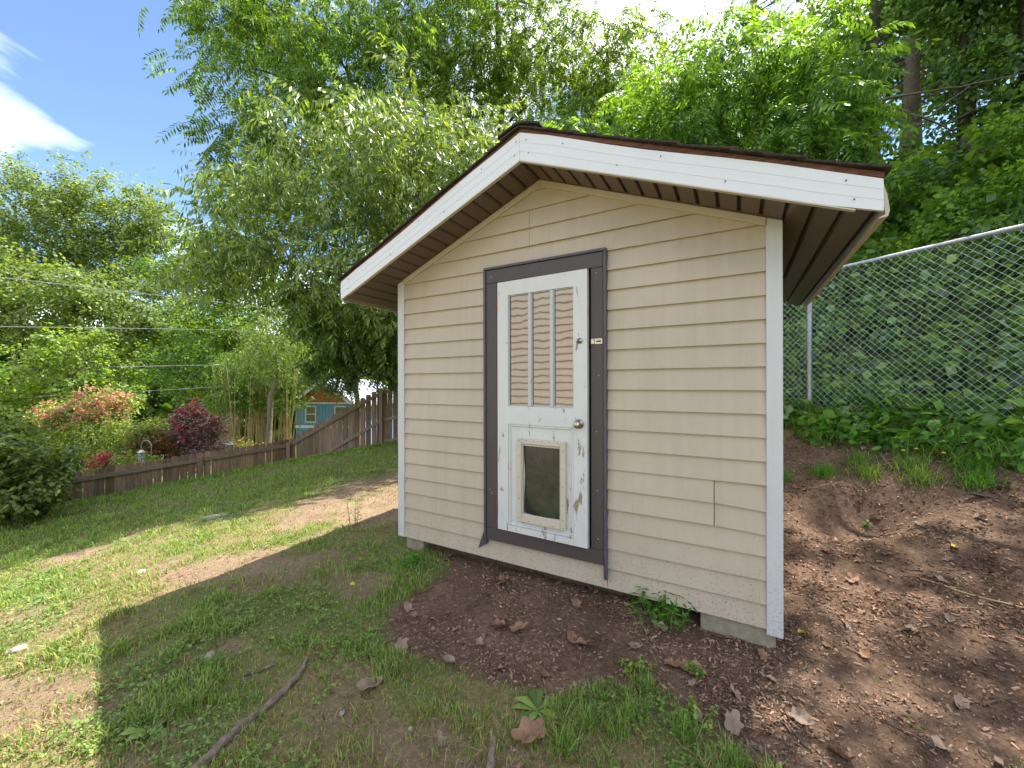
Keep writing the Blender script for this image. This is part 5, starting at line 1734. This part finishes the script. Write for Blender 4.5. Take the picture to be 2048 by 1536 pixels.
stone('flat pale stone in the far lawn near the fence', -3.764, 5.05, .11, .16, 1)
stone('pale rounded stone in the lawn at the left edge', -2.80, 2.24, .032, .5, 2)
stone('small pale stone in the sandy patch left of the root', -1.61, 2.11, .026, .5, 3)
stone('small pale stone in the sunlit grass near the shadow corner', -3.05, 3.25, .035, .4, 4)
for i in range(24):
    yy = rs.uniform(1.35, 2.6); xx = rs.uniform(-1.6, .5)
    m_ = masks(np.array([xx]), np.array([yy]))
    if m_[1][0] < .3 and m_[0][0] < .3: continue
    stone('tiny pebble in the bare soil, one of many', xx, yy, rs.uniform(.006, .013), .6, 10 + i, 'pebbles in the bare soil')

# splintered board and bark slab on the bank
sx_, sy_ = 3.62, 3.06
me = MB().prism_y([(-.11, 0), (-.05, -.022), (.08, -.026), (.12, -.004), (.09, .018), (-.06, .026)], -.006, .006).mesh('wood_shard', M['deadwood'])
o = link('wood_shard', me, None, (sx_, sy_, gz(sx_, sy_) + .012), (R(68), R(6), R(-28)))
tag(o, 'pale splintered board lying on the bare bank at the right', 'board')
sx_, sy_ = 3.12, 3.05
me = MB().prism_y([(-.06, 0), (-.02, -.012), (.06, -.010), (.07, .004), (-.02, .012)], -.005, .005).mesh('bark_slab', M['bark_pale'])
o = link('bark_slab', me, None, (sx_, sy_, gz(sx_, sy_) + .01), (R(75), 0, R(60)))
tag(o, 'small slab of bark on the bank left of the pale board', 'bark')


# ================================================================== single weeds
def weed(name, label, x, y, h, n, leaf, L, w, seed, spread=.12, group=None, rosette=False):
    rng = np.random.default_rng(seed)
    b = np.array(G(x, y))
    root = empty(name, tuple(b)); tag(root, label, 'weed', group)
    st, lb = MB(), MB()
    for i in range(n):
        a = rng.uniform(0, 6.28)
        if rosette:
            d = np.array([math.cos(a), math.sin(a), rng.uniform(.25, .7)]); d /= np.linalg.norm(d)
            s = np.array([-math.sin(a), math.cos(a), 0])
            l = L * rng.uniform(.7, 1.2)
            V = [(0, 0, .005), d * l * .35 + s * w * .35, d * l * .7 + s * w * .5 - [0, 0, .01], d * l - [0, 0, l * .3], d * l * .7 - s * w * .5 - [0, 0, .01], d * l * .35 - s * w * .35]
            lb.add(V, np.array([[0, 1, 5], [1, 2, 5], [2, 4, 5], [2, 3, 4]]))
        else:
            q = np.array([math.cos(a), math.sin(a), 0]) * rng.uniform(0, spread)
            top = q * 1.6 + [0, 0, h * rng.uniform(.55, 1.1)]
            P_ = bent(q, top, 5, .1, rng)
            if n <= 8: MB().tube(P_, np.linspace(.0028, .0012, 5), 4, False).build('stem', LEAF[leaf], root)
            else: st.tube(P_, np.linspace(.0028, .0012, 5), 4, False)
            for j in range(1, 5):
                for sg in (0, 1):
                    a2 = a + j * 1.6 + sg * 3.1 + rng.normal(0, .3)
                    d = np.array([math.cos(a2), math.sin(a2), rng.uniform(-.1, .5)]); d /= np.linalg.norm(d)
                    s = np.array([-math.sin(a2), math.cos(a2), 0])
                    lb.add(quad_leaf(P_[j], d, s, L * rng.uniform(.6, 1.1), w, .012), np.array([[0, 1, 2, 3]]))
    if st.n: st.build('stems', LEAF[leaf], root)['kind'] = 'stuff'
    lb.build('foliage', LEAF[leaf], root)['kind'] = 'stuff'
    return root


weed('weed_clump', 'bright green bushy weed growing against the shed near the right corner', .90, 2.36, .17, 24, 'weed', .062, .018, 1, .13)
weed('weed_clump', 'upright green sprig at the foot of the siding behind the bushy weed', .76, 2.52, .20, 3, 'weed', .05, .018, 2, .02)
weed('weed_rosette', 'dark green toothed rosette weed in the foreground below the soil patch', .11, 1.72, .1, 15, 'clover', .12, .032, 3, rosette=True)
weed('weed_clump', 'pale yellow-green low weed on the soil left of the bushy one', .60, 1.98, .05, 12, 'weed_pale', .024, .016, 4, .07)
weed('weed_clump', 'small yellow-green sprig at the sunny edge of the bare soil', .78, 1.68, .06, 8, 'weed_pale', .026, .018, 5, .05)
weed('weed_clump', 'low green sprig in front of the bushy weed by the shed', .88, 1.95, .06, 5, 'weed', .03, .016, 6, .03)
weed('weed_clump', 'tall pale weed standing in the far lawn left of the shed', -1.62, 4.10, .26, 6, 'weed_pale', .06, .016, 7, .06)
weed('weed_clump', 'broad-leaved green weed at the left front corner of the shed', -.78, 3.10, .10, 7, 'weed', .07, .026, 8, .05)
weed('weed_rosette', 'blue-green rosette weed near the shadow corner in the lawn', -1.98, 2.42, .08, 10, 'clover', .09, .03, 9, rosette=True)
weed('weed_rosette', 'broad-leaved plantain low in the lawn at the bottom left', -1.52, 1.66, .08, 7, 'clover', .10, .04, 10, rosette=True)
weed('weed_clump', 'tiny green seedling in the hollow of the bank', 2.95, 3.30, .07, 4, 'weed', .035, .014, 12, .02)
bank = [(3.55, 3.45), (3.75, 3.2), (3.3, 3.7), (3.9, 3.35), (3.45, 3.95), (2.75, 4.1), (3.62, 3.62), (3.1, 3.95)]
for i, (xx, yy) in enumerate(bank):
    rng = np.random.default_rng(500 + i)
    b = np.array(G(xx, yy))
    n = 260
    q = rng.normal(size=(n, 2)) * .06
    mb = MB()
    blades(np.column_stack([q, ground_z(b[0] + q[:, 0], b[1] + q[:, 1]) - b[2]]), rng.uniform(.05, .14, n), np.full(n, .005), rng.uniform(.4, 1.0, n), rng, mb)
    o = mb.build('grass_tuft', LEAF['weed' if i % 2 else 'grass'], None, loc=tuple(b))
    tag(o, 'green grass tuft on the bare bank below the chain-link fence', 'grass', 'grass tufts on the bank', kind='thing')
tufts = [(.43, 1.62), (.52, 1.70), (.31, 1.66), (.70, 1.62), (.84, 1.50), (.62, 1.86), (.20, 1.55), (.93, 1.42)]
for i, (xx, yy) in enumerate(tufts):
    rng = np.random.default_rng(600 + i)
    b = np.array(G(xx, yy))
    n = 150
    q = rng.normal(size=(n, 2)) * .026
    mb = MB()
    blades(np.column_stack([q, np.zeros(n)]), rng.uniform(.04, .10, n), np.full(n, .0035), rng.uniform(.3, .9, n), rng, mb)
    o = mb.build('grass_tuft', LEAF['grass'], None, loc=tuple(b))
    tag(o, 'dark green grass tuft in the foreground soil right of the rosette weed', 'grass', 'grass tufts in the foreground soil', kind='thing')
# dandelion flowers on the bank
for i, (xx, yy) in enumerate([(3.66, 3.72), (3.74, 3.68), (3.80, 3.50), (-1.06, 2.62)]):
    b = np.array(G(xx, yy))
    root = empty('dandelion', tuple(b)); tag(root, 'yellow dandelion flower on the grassy bank' if i < 3 else 'single yellow dandelion in the shaded lawn', 'flower', 'dandelions on the bank' if i < 3 else None)
    MB().tube([(0, 0, 0), (.004, .002, .06), (.006, .002, .11)], .0018, 5, False).build('stem', LEAF['weed'], root)
    V, F = lathe([(0.0, .122), (.010, .120), (.017, .112), (.006, .108)], 12, 'z')
    MB().add(V + np.array([.006, .002, 0]), F).build('flower_head', LEAF['goldleaf'], root)

# ================================================================== dead branches in the wood
db = [('long bare fallen branch slanting across the hillside under the pines', (8.6, 9.6, 6.6), (12.0, 9.9, 9.2), .026),
      ('pale crooked fallen branch low in the undergrowth right of the roof', (7.6, 8.6, 5.2), (10.4, 8.6, 6.3), .03),
      ('thin bare branch crossing behind the fallen ones', (8.8, 9.6, 8.2), (12.0, 9.2, 8.6), .028),
      ('broken stub of a dead trunk leaning in the undergrowth', (9.4, 8.4, 6.5), (10.8, 8.2, 5.4), .11),
      ('forked pale dead limb hanging in front of the pine trunks', (9.4, 9.6, 8.0), (10.7, 9.6, 7.5), .04)]
for i, (lab, a, b, r_) in enumerate(db):
    rng = np.random.default_rng(700 + i)
    P_ = bent(a, b, 12, .10, rng, .05)
    mb = MB().tube(P_ - P_[0], np.linspace(r_, r_ * .35, 12), 7)
    for k in range(5):
        j = int(rng.integers(3, 11))
        e = P_[j] + rng.normal(size=3) * [.5, .2, .5]
        mb.tube(bent(P_[j], e, 5, .15, rng) - P_[0], np.linspace(r_ * .3, r_ * .08, 5), 4, False)
    o = mb.build('dead_branch', M['deadwood'], None, smooth=True, loc=tuple(P_[0]))
    tag(o, lab, 'branch', 'dead branches in the wood')

# ================================================================== small things beyond the fence
# bird feeder on a crook
fx, fy = -8.87, 9.5
fb_ = empty('bird_feeder', (fx, fy, -.95)); tag(fb_, 'white wire bird feeder hanging from a curved metal crook over the fence', 'feeder')
crook = [(.24, 0, -.9), (.24, 0, .9)] + [(.12 + .12 * math.cos(a), 0, .9 + .12 * math.sin(a)) for a in np.linspace(.2, 3.1, 9)] + [(0, 0, .84)]
MB().tube(crook, .008, 6).build('crook', M['galv'], fb_, smooth=True)
for k in range(10):
    a = k * .628
    MB().tube([(.055 * math.cos(a), .055 * math.sin(a), .50), (.06 * math.cos(a), .06 * math.sin(a), .62), (.055 * math.cos(a), .055 * math.sin(a), .74)], .004, 4).build('cage_wire', M['white'], fb_)
for z_, r_ in ((.50, .062), (.62, .064), (.74, .062)):
    MB().tube([(r_ * math.cos(a), r_ * math.sin(a), z_) for a in np.linspace(0, 6.283, 14)], .005, 4, False).build('cage_ring', M['white'], fb_)
V, F = lathe([(0.0, .80), (.03, .785), (.07, .745), (.072, .735), (0.0, .735)], 14, 'z')
MB().add(V, F).build('feeder_lid', M['white'], fb_, smooth=True)
V, F = lathe([(0.0, .48), (.05, .48), (.06, .50), (.03, .50), (.03, .72), (0, .72)], 14, 'z')
MB().add(V, F).build('seed_tube', M['galv'], fb_, smooth=True)
# red flowering pots
for lab, xx, zz_, k in (('red and white flowering plant on a stand behind the fence', -9.56, -.42, 0), ('red flowering plant right of the red and white one', -9.30, -.33, 1)):
    root = empty('potted_flower', (xx, 9.0, zz_ - .35)); tag(root, lab, 'flower')
    V, F = lathe([(0.0, 0), (.05, 0), (.075, .16), (.08, .16), (.06, .15), (0, .15)], 14, 'z')
    MB().add(V, F).build('pot', M['rust'], root, smooth=True)
    rng = np.random.default_rng(800 + k)
    n = 120
    P_ = rng.normal(size=(n, 3)) * [.07, .07, .10] + [0, 0, .34]
    mb = MB(); scatter(mb, [T_DOT], P_, rng.normal(size=(n, 3)) + [0, 0, .5], rng.uniform(.5, .9, n), rng, 1.5)
    mb.build('blossom', LEAF['red'], root)
    n = 60
    P_ = rng.normal(size=(n, 3)) * [.06, .06, .08] + [0, 0, .22]
    mb = MB(); scatter(mb, T_SML, P_, rng.normal(size=(n, 3)), rng.uniform(.4, .6, n), rng, 1.0)
    mb.build('foliage', LEAF['clover'], root)
# grey box with a rounded lid
gb = empty('grey_box', (-8.62, 11.9, -1.08), R(-20)); tag(gb, 'grey metal box with a rounded lid standing behind the fence', 'box')
prof = [(-.20, .50), (.20, .50), (.20, .66)] + [(.20 * math.cos(a), .66 + .12 * math.sin(a)) for a in np.linspace(.2, 2.94, 8)] + [(-.20, .66)]
MB().prism_y(prof, -.14, .14).build('body', M['galv'], gb)
MB().prism_y([(-.17, .53), (.17, .53), (.17, .65), (-.17, .65)], -.146, -.141).build('door', M['jtrim'], gb)
bbox('post', M['fencewood'], gb, -.05, .05, -.05, .05, -1.2, .498, .004)


# ================================================================== labels that single out the small look-alikes
ORD = ['leftmost', 'second from left', 'third from left', 'fourth from left', 'fifth from left', 'sixth from left', 'seventh from left', 'eighth from left', 'ninth from left', 'tenth from left']


def where(x, y):
    sx, sy = to_shed(x, y)
    if sx > XR:
        return 'on the bare bank' if y > 2.75 else ('on soil right of the shed' if y > 1.95 else 'on soil at bottom right')
    if x < -.35: return 'on the sandy path' if x > -1.0 else 'in the lawn'
    if y > 2.05: return 'on soil below the door'
    return 'on soil in the foreground'


def single_out(objs, noun):
    cells = {}
    for o in objs:
        cells.setdefault((where(o.location.x, o.location.y), noun(o)), []).append(o)
    for (w, nn), lst in cells.items():
        lst.sort(key=lambda o: o.location.x / o.location.y)
        for i, o in enumerate(lst):
            if len(lst) == 1: o['label'] = 'only %s %s' % (nn, w)
            elif i == len(lst) - 1 and i > 1: o['label'] = 'rightmost of the %ss %s' % (nn, w)
            elif i < len(ORD): o['label'] = '%s of the %ss %s' % (ORD[i], nn, w)


top = [o for o in bpy.data.objects if o.parent is None]
sz = lambda o, a, b: 'tiny' if o.scale.x < a else ('small' if o.scale.x < b else 'large')
single_out([o for o in top if o.get('label', '').startswith('dry brown dead leaf')], lambda o: '%s %s dead leaf' % (sz(o, .62, .8), 'brown' if o.data in (lm[0], lm[2]) else 'pale'))
for o in top:
    if 'dead leaf' in o.get('label', ''): o['label'] = o['label'].replace('leafs', 'leaves')
single_out([o for o in top if o.get('label', '').startswith('thin dry twig')], lambda o: '%s twig' % ('grey' if o.data.materials[0] == M['deadwood'] else 'dark brown'))
single_out([o for o in top if o.get('label', '').startswith('tiny pebble')], lambda o: 'pale pebble')
single_out([o for o in top if o.get('label', '').startswith('green grass tuft')], lambda o: 'green grass tuft')
single_out([o for o in top if o.get('label', '').startswith('dark green grass tuft')], lambda o: 'dark green grass tuft')
single_out([o for o in top if o.get('label', '').startswith('yellow dandelion flower')], lambda o: 'yellow dandelion')
